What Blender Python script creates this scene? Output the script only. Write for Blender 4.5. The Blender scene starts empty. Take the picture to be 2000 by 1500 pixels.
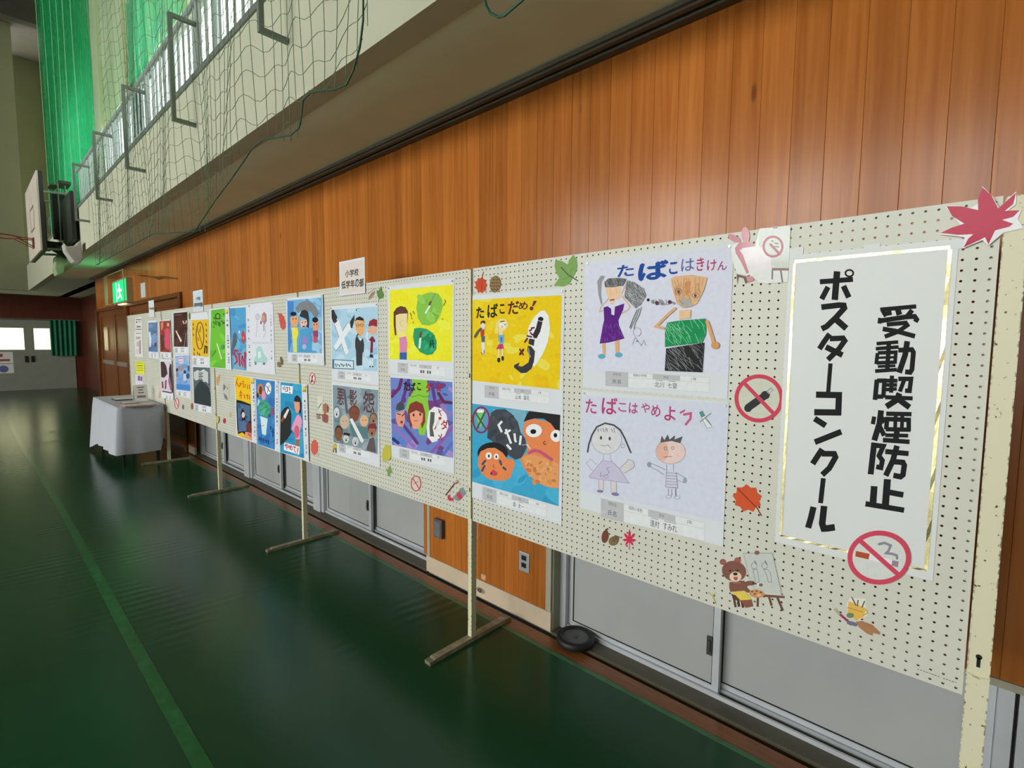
import bpy, math, random
import numpy as np
from mathutils import Vector, Matrix
random.seed(7)
SC = bpy.context.scene
COL = bpy.context.collection

# ------------------------------------------------------------------ camera
F_PX, PAN, TILT, ROLL = 996.17, 0.7481, 0.08112, 0.00719
CAM = np.array([-0.0067, -1.634, 1.4678])
_d = np.array([-math.sin(PAN)*math.cos(TILT), math.cos(PAN)*math.cos(TILT), -math.sin(TILT)])
_r = np.array([math.cos(PAN), math.sin(PAN), 0.0])
_u = np.cross(_r, _d)
_r2 = math.cos(ROLL)*_r + math.sin(ROLL)*_u
_u2 = -math.sin(ROLL)*_r + math.cos(ROLL)*_u
cd = bpy.data.cameras.new('camera')
cam = bpy.data.objects.new('camera', cd)
COL.objects.link(cam)
cd.sensor_width = 36.0
cd.lens = F_PX/2000*36.0
cd.clip_start = 0.02
cd.clip_end = 200
M = Matrix(((_r2[0], _u2[0], -_d[0], CAM[0]), (_r2[1], _u2[1], -_d[1], CAM[1]),
            (_r2[2], _u2[2], -_d[2], CAM[2]), (0, 0, 0, 1)))
cam.matrix_world = M
SC.camera = cam

# ------------------------------------------------------------------ world, daylight, exposure
SC.view_settings.view_transform = 'Standard'
SC.view_settings.look = 'None'
SC.view_settings.gamma = 1.0
SC.view_settings.use_curve_mapping = False
SC.view_settings.exposure = -0.68
w = bpy.data.worlds.new('overcast_sky')
SC.world = w
w.use_nodes = True
bg = w.node_tree.nodes['Background']
bg.inputs[0].default_value = (0.93, 0.97, 1.0, 1)
bg.inputs[1].default_value = 9.0

def area(name, loc, rot, sx, sy, power, color=(1, 1, 1)):
    l = bpy.data.lights.new(name, 'AREA')
    l.shape = 'RECTANGLE'
    l.size, l.size_y = sx, sy
    l.energy = power
    l.color = color
    o = bpy.data.objects.new(name, l)
    o.location = loc
    o.rotation_euler = rot
    COL.objects.link(o)
    return o

# daylight through high windows opposite; leftmost window and low row added as fill
OPP_Y = -15.0
OPP_WIN = [(-13.0, -10.2), (-9.4, -6.6), (-5.8, -3.0), (-2.2, 0.6)]  # first window added to brighten the far parapet and cream wall
for (a, b), pw in zip(OPP_WIN, (460, 590, 560, 420)):
    area('daylight_and_fill', ((a+b)/2, OPP_Y-0.12, 5.3), (math.radians(90), 0, 0), b-a, 2.6, pw, (0.98, 1.0, 0.95))
    area('daylight_and_fill', ((a+b)/2, OPP_Y-0.12, 1.25), (math.radians(90), 0, 0), b-a, 1.9, pw*0.22, (0.98, 1.0, 0.95))  # added fill through made-up low openings, lifts the gallery soffit

# ------------------------------------------------------------------ helpers
def ray(x, y):
    return _d*F_PX + _r2*(x-1000) + _u2*(750-y)

def at(x, y, X=None, Y=None, Z=None):
    """photo pixel -> point on a known plane (a wall, a board or the floor)"""
    v = ray(x, y)
    if X is not None: t = (X-CAM[0])/v[0]
    elif Y is not None: t = (Y-CAM[1])/v[1]
    else: t = (Z-CAM[2])/v[2]
    return CAM+t*v

def lin(c):
    c = c/255.0
    return c/12.92 if c <= 0.04045 else ((c+0.055)/1.055)**2.4

def K(r, g, b, gain=1.14):
    return tuple(min(0.92, lin(v)*gain) for v in (r, g, b)) + (1.0,)

MATS = {}
def mat(name, col, rough=0.5, metal=0.0, var=0.10, scale=6.0, bump=0.0, bscale=60.0, stretch=(1, 1, 1), spec=0.5, coat=0.0, emit=None, estr=0.0):
    """a procedural principled material: noise-varied colour and fine relief"""
    if name in MATS: return MATS[name]
    m = bpy.data.materials.new(name)
    m.use_nodes = True
    nt = m.node_tree; N = nt.nodes; L = nt.links
    p = N['Principled BSDF']
    p.inputs['Roughness'].default_value = rough
    p.inputs['Metallic'].default_value = metal
    p.inputs['Specular IOR Level'].default_value = spec
    p.inputs['Coat Weight'].default_value = coat
    p.inputs['Coat Roughness'].default_value = 0.12
    tc = N.new('ShaderNodeTexCoord'); mp = N.new('ShaderNodeMapping')
    mp.inputs['Scale'].default_value = stretch
    L.new(tc.outputs['Object'], mp.inputs['Vector'])
    nz = N.new('ShaderNodeTexNoise'); nz.inputs['Scale'].default_value = scale; nz.inputs['Detail'].default_value = 5
    L.new(mp.outputs[0], nz.inputs['Vector'])
    rp = N.new('ShaderNodeValToRGB')
    rp.color_ramp.elements[0].position = 0.3; rp.color_ramp.elements[1].position = 0.7
    rp.color_ramp.elements[0].color = tuple(max(0, c*(1-var)) for c in col[:3])+(1,)
    rp.color_ramp.elements[1].color = tuple(min(1, c*(1+var)) for c in col[:3])+(1,)
    L.new(nz.outputs['Fac'], rp.inputs[0])
    L.new(rp.outputs[0], p.inputs['Base Color'])
    if bump:
        n2 = N.new('ShaderNodeTexNoise'); n2.inputs['Scale'].default_value = bscale; n2.inputs['Detail'].default_value = 3
        L.new(mp.outputs[0], n2.inputs['Vector'])
        bp = N.new('ShaderNodeBump'); bp.inputs['Strength'].default_value = bump; bp.inputs['Distance'].default_value = 0.004
        L.new(n2.outputs['Fac'], bp.inputs['Height']); L.new(bp.outputs[0], p.inputs['Normal'])
    if emit:
        p.inputs['Emission Color'].default_value = emit
        p.inputs['Emission Strength'].default_value = estr
    MATS[name] = m
    return m

def print_mat(name, rough, coat):
    m = bpy.data.materials.new(name); m.use_nodes = True
    nt = m.node_tree; N = nt.nodes; L = nt.links; p = N['Principled BSDF']
    a = N.new('ShaderNodeVertexColor'); a.layer_name = 'ink'
    tc = N.new('ShaderNodeTexCoord'); nz = N.new('ShaderNodeTexNoise'); nz.inputs['Scale'].default_value = 55; nz.inputs['Detail'].default_value = 4
    L.new(tc.outputs['Object'], nz.inputs['Vector'])
    mr = N.new('ShaderNodeMapRange'); mr.inputs[3].default_value = 0.90; mr.inputs[4].default_value = 1.08
    L.new(nz.outputs['Fac'], mr.inputs[0])
    mx = N.new('ShaderNodeVectorMath'); mx.operation = 'SCALE'
    L.new(a.outputs['Color'], mx.inputs[0]); L.new(mr.outputs[0], mx.inputs['Scale'])
    L.new(mx.outputs[0], p.inputs['Base Color'])
    p.inputs['Roughness'].default_value = rough
    p.inputs['Coat Weight'].default_value = coat
    p.inputs['Coat Roughness'].default_value = 0.08
    p.inputs['Specular IOR Level'].default_value = 0.25
    return m
INK = print_mat('painted_paper', 0.75, 0.0)
LAMINATE = print_mat('laminated_print', 0.5, 0.28)

class MB:
    def __init__(s): s.v = []; s.f = []
    def box(s, x0, x1, y0, y1, z0, z1):
        n = len(s.v)
        s.v += [(x0,y0,z0),(x1,y0,z0),(x1,y1,z0),(x0,y1,z0),(x0,y0,z1),(x1,y0,z1),(x1,y1,z1),(x0,y1,z1)]
        s.f += [tuple(n+i for i in q) for q in ((3,2,1,0),(4,5,6,7),(0,1,5,4),(1,2,6,5),(2,3,7,6),(3,0,4,7))]
        return s
    def tube(s, path, r, n=6, close=False, rr=None):
        P = [Vector(p) for p in path]; m = len(P); base = len(s.v); up = Vector((0.13, 0.21, 0.97))
        for i, p in enumerate(P):
            if close: t = P[(i+1) % m]-P[i-1]
            else: t = P[min(i+1, m-1)]-P[max(i-1, 0)]
            t.normalize()
            a = t.cross(up)
            if a.length < 0.15: a = t.cross(Vector((1, 0, 0.1)))
            a.normalize(); b = t.cross(a)
            q = rr[i] if rr else r
            for k in range(n):
                an = 2*math.pi*k/n
                s.v.append(tuple(p+a*q*math.cos(an)+b*q*math.sin(an)))
        for i in range(m if close else m-1):
            j = (i+1) % m
            for k in range(n):
                k2 = (k+1) % n
                s.f.append((base+i*n+k, base+i*n+k2, base+j*n+k2, base+j*n+k))
        if not close:
            s.f.append(tuple(base+k for k in range(n))[::-1]); s.f.append(tuple(base+(m-1)*n+k for k in range(n)))
        return s
    def cyl(s, c, ax, r, h, n=20, r2=None):
        c = Vector(c); ax = Vector(ax).normalized()
        a = ax.orthogonal().normalized(); b = ax.cross(a); base = len(s.v); r2 = r if r2 is None else r2
        for q, e in ((r, 0), (r2, h)):
            for k in range(n):
                an = 2*math.pi*k/n
                s.v.append(tuple(c+ax*e+a*q*math.cos(an)+b*q*math.sin(an)))
        for k in range(n): s.f.append((base+k, base+(k+1) % n, base+n+(k+1) % n, base+n+k))
        s.f.append(tuple(base+k for k in range(n))[::-1]); s.f.append(tuple(base+n+k for k in range(n)))
        return s
    def prism(s, pts, f0, f1):
        """pts: 2-D outline; f0,f1 map a 2-D point to the two 3-D faces"""
        n = len(pts); b = len(s.v)
        s.v += [f0(p) for p in pts] + [f1(p) for p in pts]
        s.f.append(tuple(range(b, b+n))); s.f.append(tuple(range(b+n, b+2*n))[::-1])
        for i in range(n): s.f.append((b+(i+1) % n, b+i, b+n+i, b+n+(i+1) % n))
        return s
    def grid(s, fn, nu, nv):
        b = len(s.v)
        for i in range(nu+1):
            for j in range(nv+1): s.v.append(tuple(fn(i/nu, j/nv)))
        for i in range(nu):
            for j in range(nv):
                a = b+i*(nv+1)+j
                s.f.append((a, a+nv+1, a+nv+2, a+1))
        return s
    def mesh(s, name, m, off=(0, 0, 0), smooth=False):
        me = bpy.data.meshes.new(name)
        v = [(a-off[0], b-off[1], c-off[2]) for a, b, c in s.v]
        me.from_pydata(v, [], s.f); me.update()
        if m: me.materials.append(m)
        if smooth:
            for p in me.polygons: p.use_smooth = True
        return me
    def build(s, name, m, parent=None, smooth=False, bevel=0.0):
        off = wloc(parent) if parent else (0, 0, 0)
        o = bpy.data.objects.new(name, s.mesh(name, m, off, smooth))
        COL.objects.link(o)
        if parent: o.parent = parent
        if bevel:
            md = o.modifiers.new('bevel', 'BEVEL'); md.width = bevel; md.segments = 2; md.limit_method = 'ANGLE'
        return o

def wloc(o):
    p = Vector((0, 0, 0))
    while o is not None:
        p = p+Vector(o.location); o = o.parent
    return p

def tag(o, label=None, cat=None, group=None, kind=None):
    if label: o['label'] = label
    if cat: o['category'] = cat
    if group: o['group'] = group
    if kind: o['kind'] = kind
    return o
def thing(name, label, cat, loc=(0, 0, 0), group=None):
    o = bpy.data.objects.new(name, None); o.empty_display_size = 0.1
    o.location = tuple(float(v) for v in loc); COL.objects.link(o)
    return tag(o, label, cat, group)
def inst(me, name, parent, loc):
    o = bpy.data.objects.new(name, me); COL.objects.link(o)
    if parent: o.parent = parent
    o.location = tuple(float(v) for v in loc)
    return o
def struct(o): o['kind'] = 'structure'; return o
# ------------------------------------------------------------------ materials of the place
CREAM = mat('cream_wall_paint', K(190, 190, 164, 1.0), 0.75, var=0.04, scale=3, bump=0.08, bscale=90)
OLIVE = mat('grey_wall_paint', K(150, 148, 128), 0.8, var=0.05, scale=2, bump=0.1, bscale=70)
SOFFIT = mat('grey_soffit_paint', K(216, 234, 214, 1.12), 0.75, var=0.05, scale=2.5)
ALU = mat('aluminium_frame', K(196, 199, 203, 1.0), 0.38, metal=0.25, var=0.05)
GREYPANEL = mat('grey_sash_panel', K(166, 168, 166, 1.0), 0.4, var=0.05, scale=3)
DARK = mat('dark_gap', K(14, 13, 12), 0.8)
SILLMAT = mat('grey_sill', K(84, 80, 64, 1.0), 0.55, var=0.12, scale=9)
BEIGE = mat('beige_base_paint', K(205, 186, 160, 1.0), 0.5, var=0.07, scale=5)
DARKTRIM = mat('dark_bronze_trim', K(92, 88, 76, 1.0), 0.45, var=0.1)
STRIPWOOD = mat('oak_floor_strip', K(132, 80, 40, 1.0), 0.3, var=0.25, scale=7, stretch=(1, 14, 14))
STEEL = mat('painted_steel_tube', K(120, 128, 118, 1.0), 0.4, metal=0.2, var=0.08)
SILVER = mat('silver_railing', K(176, 186, 180, 1.0), 0.35, metal=0.3, var=0.05)

def wood_mat(name, base, dark, rough=0.3):
    m = bpy.data.materials.new(name); m.use_nodes = True
    nt = m.node_tree; N = nt.nodes; L = nt.links; p = N['Principled BSDF']
    tc = N.new('ShaderNodeTexCoord'); oi = N.new('ShaderNodeObjectInfo')
    sc = N.new('ShaderNodeVectorMath'); sc.operation = 'SCALE'; sc.inputs[0].default_value = (13.0, 7.0, 29.0)
    L.new(oi.outputs['Random'], sc.inputs['Scale'])
    ad = N.new('ShaderNodeVectorMath'); ad.operation = 'ADD'
    L.new(tc.outputs['Object'], ad.inputs[0]); L.new(sc.outputs[0], ad.inputs[1])
    mp = N.new('ShaderNodeMapping'); mp.inputs['Scale'].default_value = (26, 26, 0.9)
    L.new(ad.outputs[0], mp.inputs['Vector'])
    nz = N.new('ShaderNodeTexNoise'); nz.inputs['Scale'].default_value = 1.6; nz.inputs['Detail'].default_value = 6; nz.inputs['Distortion'].default_value = 0.6
    L.new(mp.outputs[0], nz.inputs['Vector'])
    rp = N.new('ShaderNodeValToRGB'); e = rp.color_ramp.elements
    e[0].position = 0.3; e[1].position = 0.72; e[0].color = dark; e[1].color = base
    L.new(nz.outputs['Fac'], rp.inputs[0])
    # board-to-board tone
    mr = N.new('ShaderNodeMapRange'); mr.inputs[3].default_value = 0.84; mr.inputs[4].default_value = 1.12
    L.new(oi.outputs['Random'], mr.inputs[0])
    # knots
    mk = N.new('ShaderNodeMapping'); mk.inputs['Scale'].default_value = (9, 9, 2.6); L.new(ad.outputs[0], mk.inputs['Vector'])
    vo = N.new('ShaderNodeTexVoronoi'); vo.inputs['Scale'].default_value = 0.9; L.new(mk.outputs[0], vo.inputs['Vector'])
    kr = N.new('ShaderNodeMapRange'); kr.inputs[1].default_value = 0.05; kr.inputs[2].default_value = 0.10; kr.inputs[3].default_value = 0.5; kr.inputs[4].default_value = 1.0
    L.new(vo.outputs['Distance'], kr.inputs[0])
    mu = N.new('ShaderNodeMath'); mu.operation = 'MULTIPLY'; L.new(mr.outputs[0], mu.inputs[0]); L.new(kr.outputs[0], mu.inputs[1])
    s2 = N.new('ShaderNodeVectorMath'); s2.operation = 'SCALE'
    L.new(rp.outputs[0], s2.inputs[0]); L.new(mu.outputs[0], s2.inputs['Scale'])
    L.new(s2.outputs[0], p.inputs['Base Color'])
    p.inputs['Roughness'].default_value = rough
    p.inputs['Specular IOR Level'].default_value = 0.19
    bp = N.new('ShaderNodeBump'); bp.inputs['Strength'].default_value = 0.12; bp.inputs['Distance'].default_value = 0.002
    L.new(nz.outputs['Fac'], bp.inputs['Height']); L.new(bp.outputs[0], p.inputs['Normal'])
    return m
PLANKWOOD = wood_mat('varnished_cedar_plank', K(190, 116, 52, 1.0), K(164, 92, 34, 1.0), 0.20)
DOORWOOD = wood_mat('dark_door_wood', K(132, 82, 46, 1.0), K(96, 56, 28, 1.0), 0.3)
REDWOOD = mat('dark_red_panel', K(92, 40, 24, 1.0), 0.4, var=0.15, scale=3, stretch=(6, 6, 1))

# floor
def floor_mat():
    m = bpy.data.materials.new('green_floor_sheet'); m.use_nodes = True
    nt = m.node_tree; N = nt.nodes; L = nt.links; p = N['Principled BSDF']
    tc = N.new('ShaderNodeTexCoord')
    nz = N.new('ShaderNodeTexNoise'); nz.inputs['Scale'].default_value = 0.8; nz.inputs['Detail'].default_value = 6
    L.new(tc.outputs['Object'], nz.inputs['Vector'])
    rp = N.new('ShaderNodeValToRGB'); e = rp.color_ramp.elements
    e[0].position = 0.3; e[1].position = 0.7
    e[0].color = K(26, 68, 42, 1.0); e[1].color = K(34, 80, 52, 1.0)
    L.new(nz.outputs['Fac'], rp.inputs[0]); L.new(rp.outputs[0], p.inputs['Base Color'])
    p.inputs['Roughness'].default_value = 0.22
    p.inputs['Specular IOR Level'].default_value = 0.32
    mp = N.new('ShaderNodeMapping'); mp.inputs['Rotation'].default_value = (0, 0, 0.12); L.new(tc.outputs['Object'], mp.inputs['Vector'])
    wv = N.new('ShaderNodeTexWave'); wv.inputs['Scale'].default_value = 4.2; wv.inputs['Distortion'].default_value = 2.5; wv.inputs['Detail'].default_value = 2; wv.inputs['Detail Scale'].default_value = 0.6
    L.new(mp.outputs[0], wv.inputs['Vector'])
    n3 = N.new('ShaderNodeTexNoise'); n3.inputs['Scale'].default_value = 1.1; L.new(tc.outputs['Object'], n3.inputs['Vector'])
    mk = N.new('ShaderNodeMapRange'); mk.inputs[1].default_value = 0.5; mk.inputs[2].default_value = 0.7; L.new(n3.outputs['Fac'], mk.inputs[0])
    mm = N.new('ShaderNodeMath'); mm.operation = 'MULTIPLY'; L.new(wv.outputs['Fac'], mm.inputs[0]); L.new(mk.outputs[0], mm.inputs[1])
    n4 = N.new('ShaderNodeTexNoise'); n4.inputs['Scale'].default_value = 180; L.new(tc.outputs['Object'], n4.inputs['Vector'])
    ad = N.new('ShaderNodeMath'); ad.operation = 'MULTIPLY_ADD'; ad.inputs[1].default_value = 0.12; L.new(n4.outputs['Fac'], ad.inputs[0]); L.new(mm.outputs[0], ad.inputs[2])
    bp = N.new('ShaderNodeBump'); bp.inputs['Strength'].default_value = 0.2; bp.inputs['Distance'].default_value = 0.006
    L.new(ad.outputs[0], bp.inputs['Height']); L.new(bp.outputs[0], p.inputs['Normal'])
    return m
FLOORM = floor_mat()
TAPE = mat('green_floor_tape', K(30, 100, 54, 1.0), 0.22, var=0.2, scale=12)
EDGETAPE = mat('pale_green_edge_tape', K(58, 112, 66, 1.0), 0.35, var=0.25, scale=9)

WY = 0.333          # face of the planked wall
XN, XF = 4.0, -20.3  # near end wall, far wall
# ------------------------------------------------------------------ floor
fl = struct(MB().box(XF-0.3, XN+0.2, OPP_Y-0.2, 0.212, -0.12, 0.0).box(XF-0.3, -13.7, 0.212, 1.2, -0.12, 0.0).build('floor', FLOORM))
o = MB().box(-13.7, XN, 0.212, 0.294, -0.12, -0.001).build('wood_edge_strip', STRIPWOOD, fl)
o = MB().box(-13.7, XN, 0.294, 0.60, -0.14, -0.06).build('shadow_gap', DARK, fl)
o = MB().box(-13.7, XN, 0.190, 0.211, 0.0, 0.0012).build('edge_tape', EDGETAPE, fl)
tp = MB()
tp.grid(lambda u, v: (XN-u*(XN-XF), -1.135+0.012*math.sin(u*19)+(v-0.5)*0.052+0.05*max(0, u-0.55), 0.0012), 60, 1)
tp.build('line_tape', TAPE, fl)

# ------------------------------------------------------------------ planked wall with low windows
wr = MB()
wr.box(-1.545, XN, WY+0.012, 0.62, 0.50, 2.74).box(-2.565, -1.545, WY+0.012, 0.62, -0.02, 2.74)
wr.box(-7.36, -2.565, WY+0.012, 0.62, 0.50, 2.74).box(-13.7, -7.36, WY+0.06, 0.62, -0.02, 2.06).box(-13.7, -7.36, WY+0.012, 0.62, 2.06, 2.74)
wr.box(-7.36, XN, 0.56, 0.62, -0.02, 0.5)
wall = struct(wr.build('wall_right', OLIVE))
def plank_mesh(z0, z1, w=0.1026, t=0.013, ch=0.0010):
    b = MB(); h = w/2
    prof = [(-h, 0.0), (-h, -t+ch), (-h+ch, -t), (h-ch, -t), (h, -t+ch), (h, 0.0)]
    b.prism(prof, lambda p: (p[0], p[1], 0.0), lambda p: (p[0], p[1], z1-z0))
    return b.mesh('plank', PLANKWOOD)
PM = {k: plank_mesh(*k) for k in ((0.52, 2.70), (0.102, 2.70), (2.08, 2.70))}
PITCH = 0.103
i = 0
x = -0.026+PITCH*12
while x > -13.65:
    xc = x-PITCH/2
    k = (0.52, 2.70)
    if -2.56 < xc < -1.56 or -7.62 < xc < -7.38: k = (0.102, 2.70)
    if xc <= -7.62: k = (2.08, 2.70)
    inst(PM[k], 'plank', wall, (xc, WY+0.013, k[0]))
    x -= PITCH
# trims of the planked wall
t1 = MB().box(-1.545, XN, WY-0.004, 0.42, 0.496, 0.519).box(-7.36, -2.565, WY-0.004, 0.42, 0.496, 0.519)
t1.box(-1.585, -1.552, WY-0.003, WY+0.02, 0.1, 0.497).box(-2.562, -2.535, WY-0.003, WY+0.02, 0.1, 0.497)
struct(t1.build('trim_1', mat('grey_beige_trim', K(170, 164, 144, 1.0), 0.5, var=0.05)))
bb = MB().box(-2.567, -1.548, WY-0.006, WY+0.015, 0.0, 0.101).box(-7.62, -7.362, WY-0.006, WY+0.015, 0.0, 0.101)
struct(bb.build('baseboard_right', BEIGE))
t2 = MB()
t2.box(-13.7, XN, WY-0.10, WY-0.005, 2.708, 2.726).box(-13.7, XN, WY-0.085, WY-0.062, 2.697, 2.709).box(-13.7, XN, WY-0.042, WY-0.004, 2.690, 2.709)
struct(t2.build('trim_2', DARKTRIM))
# sills in front of the low windows
struct(MB().box(-1.545, XN, WY-0.002, 0.56, -0.03, 0.002).box(-7.36, -2.565, WY-0.002, 0.56, -0.03, 0.002).build('trim_3', SILLMAT))

def low_window(n, x0, x1, mid, handle=True):
    r = struct(bpy.data.objects.new('window_%d' % n, None)); COL.objects.link(r); r.location = ((x0+x1)/2, 0.45, 0.002)
    f = MB()
    f.box(x0, x0+0.035, 0.40, 0.50, 0.002, 0.497).box(x1-0.035, x1, 0.40, 0.50, 0.002, 0.497)
    f.box(x0+0.035, x1-0.035, 0.40, 0.50, 0.470, 0.497).box(x0+0.035, x1-0.035, 0.415, 0.425, 0.002, 0.020).box(x0+0.035, x1-0.035, 0.458, 0.468, 0.002, 0.020)
    f.build('frame', ALU, r)
    for (a, b, y) in ((x0+0.036, mid+0.014, 0.430), (mid-0.014, x1-0.036, 0.473)):
        s = MB()
        s.box(a, a+0.024, y, y+0.022, 0.006, 0.469).box(b-0.028, b, y, y+0.022, 0.006, 0.469)
        s.box(a+0.024, b-0.028, y, y+0.022, 0.006, 0.042).box(a+0.024, b-0.028, y, y+0.022, 0.448, 0.469)
        so = s.build('sash', ALU, r)
        MB().box(a+0.024, b-0.028, y+0.006, y+0.012, 0.042, 0.448).build('panel', GREYPANEL, so)
        g = MB(); e = 0.003
        g.box(a+0.024, b-0.028, y+0.002, y+0.006, 0.042, 0.042+e).box(a+0.024, a+0.024+e, y+0.002, y+0.006, 0.042, 0.448).box(b-0.028-e, b-0.028, y+0.002, y+0.006, 0.042, 0.448)
        g.build('gasket', DARK, so)
        if y < 0.45 and handle:
            h = MB().box(b-0.052, b-0.030, y-0.006, y, 0.17, 0.25).box(b-0.046, b-0.036, y-0.012, y-0.006, 0.185, 0.235)
            h.build('handle', mat('dark_latch', K(52, 52, 52), 0.5), so)
    return r
low_window(1, -1.545, 0.115, -0.755)
low_window(2, 0.125, 1.85, 0.98)
low_window(3, -4.12, -2.565, -3.40)
low_window(4, -5.71, -4.24, -5.02)
low_window(5, -7.36, -5.85, -6.62)
p = MB().box(-4.24, -4.12, 0.385, 0.52, 0.0, 0.497).box(-5.85, -5.71, 0.385, 0.52, 0.0, 0.497)
struct(p.build('trim_4', ALU))

# ------------------------------------------------------------------ wooden doors in the same wall
def wood_door(n, x0, x1, slit=True):
    r = struct(bpy.data.objects.new('door_%d' % n, None)); COL.objects.link(r); r.location = ((x0+x1)/2, WY, 0)
    y = WY+0.018
    d = MB()
    d.box(x0, x0+0.16, y, y+0.035, 0.01, 2.03).box(x1-0.10, x1, y, y+0.035, 0.01, 2.03)
    d.box(x0+0.16, x1-0.10, y, y+0.035, 1.93, 2.03).box(x0+0.16, x1-0.10, y, y+0.035, 0.01, 0.16)
    d.build('stile_frame', DOORWOOD, r)
    MB().box(x0+0.16, x1-0.10, y+0.012, y+0.03, 1.06, 1.93).build('panel', DOORWOOD, r)
    MB().box(x0+0.16, x1-0.10, y+0.012, y+0.03, 0.16, 0.98).build('panel', DOORWOOD, r)
    MB().box(x0+0.16, x1-0.10, y-0.004, y+0.03, 0.98, 1.06).build('push_rail', mat('push_rail_metal', K(150, 140, 124, 1.0), 0.35, metal=0.3), r)
    if slit:
        MB().box(x0+0.42, x0+0.80, y-0.003, y+0.012, 1.25, 1.72).build('slit_window', mat('slit_pane', K(170, 140, 96, 1.0), 0.2, var=0.05), r)
    return r
wood_door(1, -13.58, -12.20); wood_door(2, -12.19, -10.92, False)
wood_door(3, -10.76, -9.25, False); wood_door(4, -9.24, -7.74, False)
j = MB()
for a, b in ((-13.70, -13.585), (-10.915, -10.765), (-7.735, -7.62)): j.box(a, b, WY-0.03, WY+0.06, 0.0, 2.03)
j.box(-13.70, -7.62, WY-0.03, WY+0.06, 2.03, 2.085)
struct(j.build('trim_5', DOORWOOD))

# ------------------------------------------------------------------ gallery: soffit, parapet, upper wall
EY = -0.372
SZ = 2.726
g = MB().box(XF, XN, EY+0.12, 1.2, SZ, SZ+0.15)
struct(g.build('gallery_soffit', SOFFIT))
struct(MB().box(-18.35, XN, EY, EY+0.12, SZ-0.002, 3.36).build('gallery_parapet', CREAM))
struct(MB().box(-18.35, XN, EY-0.012, EY+0.13, 3.36, 3.40).build('parapet_cap', STEEL))
GY = 0.40
up = MB()
up.box(XF, XN, GY, GY+0.2, SZ, 3.85).box(XF, -12.45, GY, GY+0.2, 3.85, 9.3).box(-3.2, XN, GY, GY+0.2, 3.85, 9.3)
up.box(-12.45, -9.0, GY, GY+0.2, 5.3, 9.3).box(-9.0, -8.0, GY, GY+0.2, 5.85, 9.3).box(-8.0, -3.2, GY, GY+0.2, 5.3, 9.3)
for a, b in ((-12.7, -12.2), (-10.9, -10.2), (-7.9, -7.2)): up.box(a, b, GY-0.06, GY, 5.3, 9.3)
struct(up.build('wall_gallery', mat('lit_cream_paint', K(230, 230, 196, 1.1), 0.75, var=0.04)))  # cream raised in colour to stand for strong light on this wall
def glass():
    m = bpy.data.materials.new('window_glass'); m.use_nodes = True
    nt = m.node_tree; N = nt.nodes; L = nt.links
    for n in list(N):
        if n.type != 'OUTPUT_MATERIAL': N.remove(n)
    out = [n for n in N if n.type == 'OUTPUT_MATERIAL'][0]
    t = N.new('ShaderNodeBsdfTransparent'); t.inputs[0].default_value = (0.94, 0.97, 0.97, 1)
    gl = N.new('ShaderNodeBsdfGlossy'); gl.inputs['Roughness'].default_value = 0.02
    mx = N.new('ShaderNodeMixShader'); mx.inputs[0].default_value = 0.06
    L.new(t.outputs[0], mx.inputs[1]); L.new(gl.outputs[0], mx.inputs[2]); L.new(mx.outputs[0], out.inputs[0])
    return m
GLASS = glass()
wn = 6
def high_window(x0, x1, z0, z1):
    global wn
    r = struct(bpy.data.objects.new('window_%d' % wn, None)); COL.objects.link(r); wn += 1; r.location = ((x0+x1)/2, GY+0.08, z0)
    f = MB(); t = 0.045
    f.box(x0, x0+t, GY+0.05, GY+0.12, z0, z1).box(x1-t, x1, GY+0.05, GY+0.12, z0, z1).box(x0+t, x1-t, GY+0.05, GY+0.12, z0, z0+t).box(x0+t, x1-t, GY+0.05, GY+0.12, z1-t, z1)
    mid = (x0+x1)/2
    f.box(mid-0.03, mid+0.03, GY+0.05, GY+0.12, z0+t, z1-t)
    f.build('frame', ALU, r)
    MB().box(x0+t, mid-0.03, GY+0.08, GY+0.085, z0+t, z1-t).build('pane', GLASS, r)
    MB().box(mid+0.03, x1-t, GY+0.08, GY+0.085, z0+t, z1-t).build('pane', GLASS, r)
for a, b, c, d_ in ((-12.45, -10.7, 3.85, 5.3), (-10.7, -9.0, 3.85, 5.3), (-9.0, -8.0, 3.85, 5.85), (-8.0, -6.4, 3.85, 5.3), (-6.4, -4.8, 3.85, 5.3), (-4.8, -3.2, 3.85, 5.3)):
    high_window(a, b, c, d_)

# ------------------------------------------------------------------ far end, other walls, ceiling
FX = -18.35
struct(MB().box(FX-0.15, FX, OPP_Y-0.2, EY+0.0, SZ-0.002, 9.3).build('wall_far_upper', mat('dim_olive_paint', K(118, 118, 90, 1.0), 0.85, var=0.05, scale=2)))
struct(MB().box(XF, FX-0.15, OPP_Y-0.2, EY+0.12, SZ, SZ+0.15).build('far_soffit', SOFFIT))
struct(MB().box(XF-0.2, XF, OPP_Y-0.2, 1.2, 2.02, 2.9).box(XF-0.2, XF, 0.70, 1.2, 0.0, 2.02).box(XF-0.2, XF, OPP_Y-0.2, -1.30, 0.0, 2.02).build('wall_far', REDWOOD))
struct(MB().box(XF-0.2, XF, -0.4, 1.2, 2.9, 9.3).build('wall_far_gallery', mat('shaded_olive_paint', K(84, 86, 62, 1.0), 0.85, var=0.05, scale=2)))  # recess shade put into the colour: darker copy of the olive wall
struct(MB().box(XF, -13.7, 0.92, 1.1, 0.0, SZ).box(-13.72, -13.70, 0.333, 0.93, 0.0, SZ).build('wall_entry', REDWOOD))
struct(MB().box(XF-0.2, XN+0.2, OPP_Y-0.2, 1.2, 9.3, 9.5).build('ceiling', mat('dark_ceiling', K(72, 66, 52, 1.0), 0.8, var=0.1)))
bm_ = MB()
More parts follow.
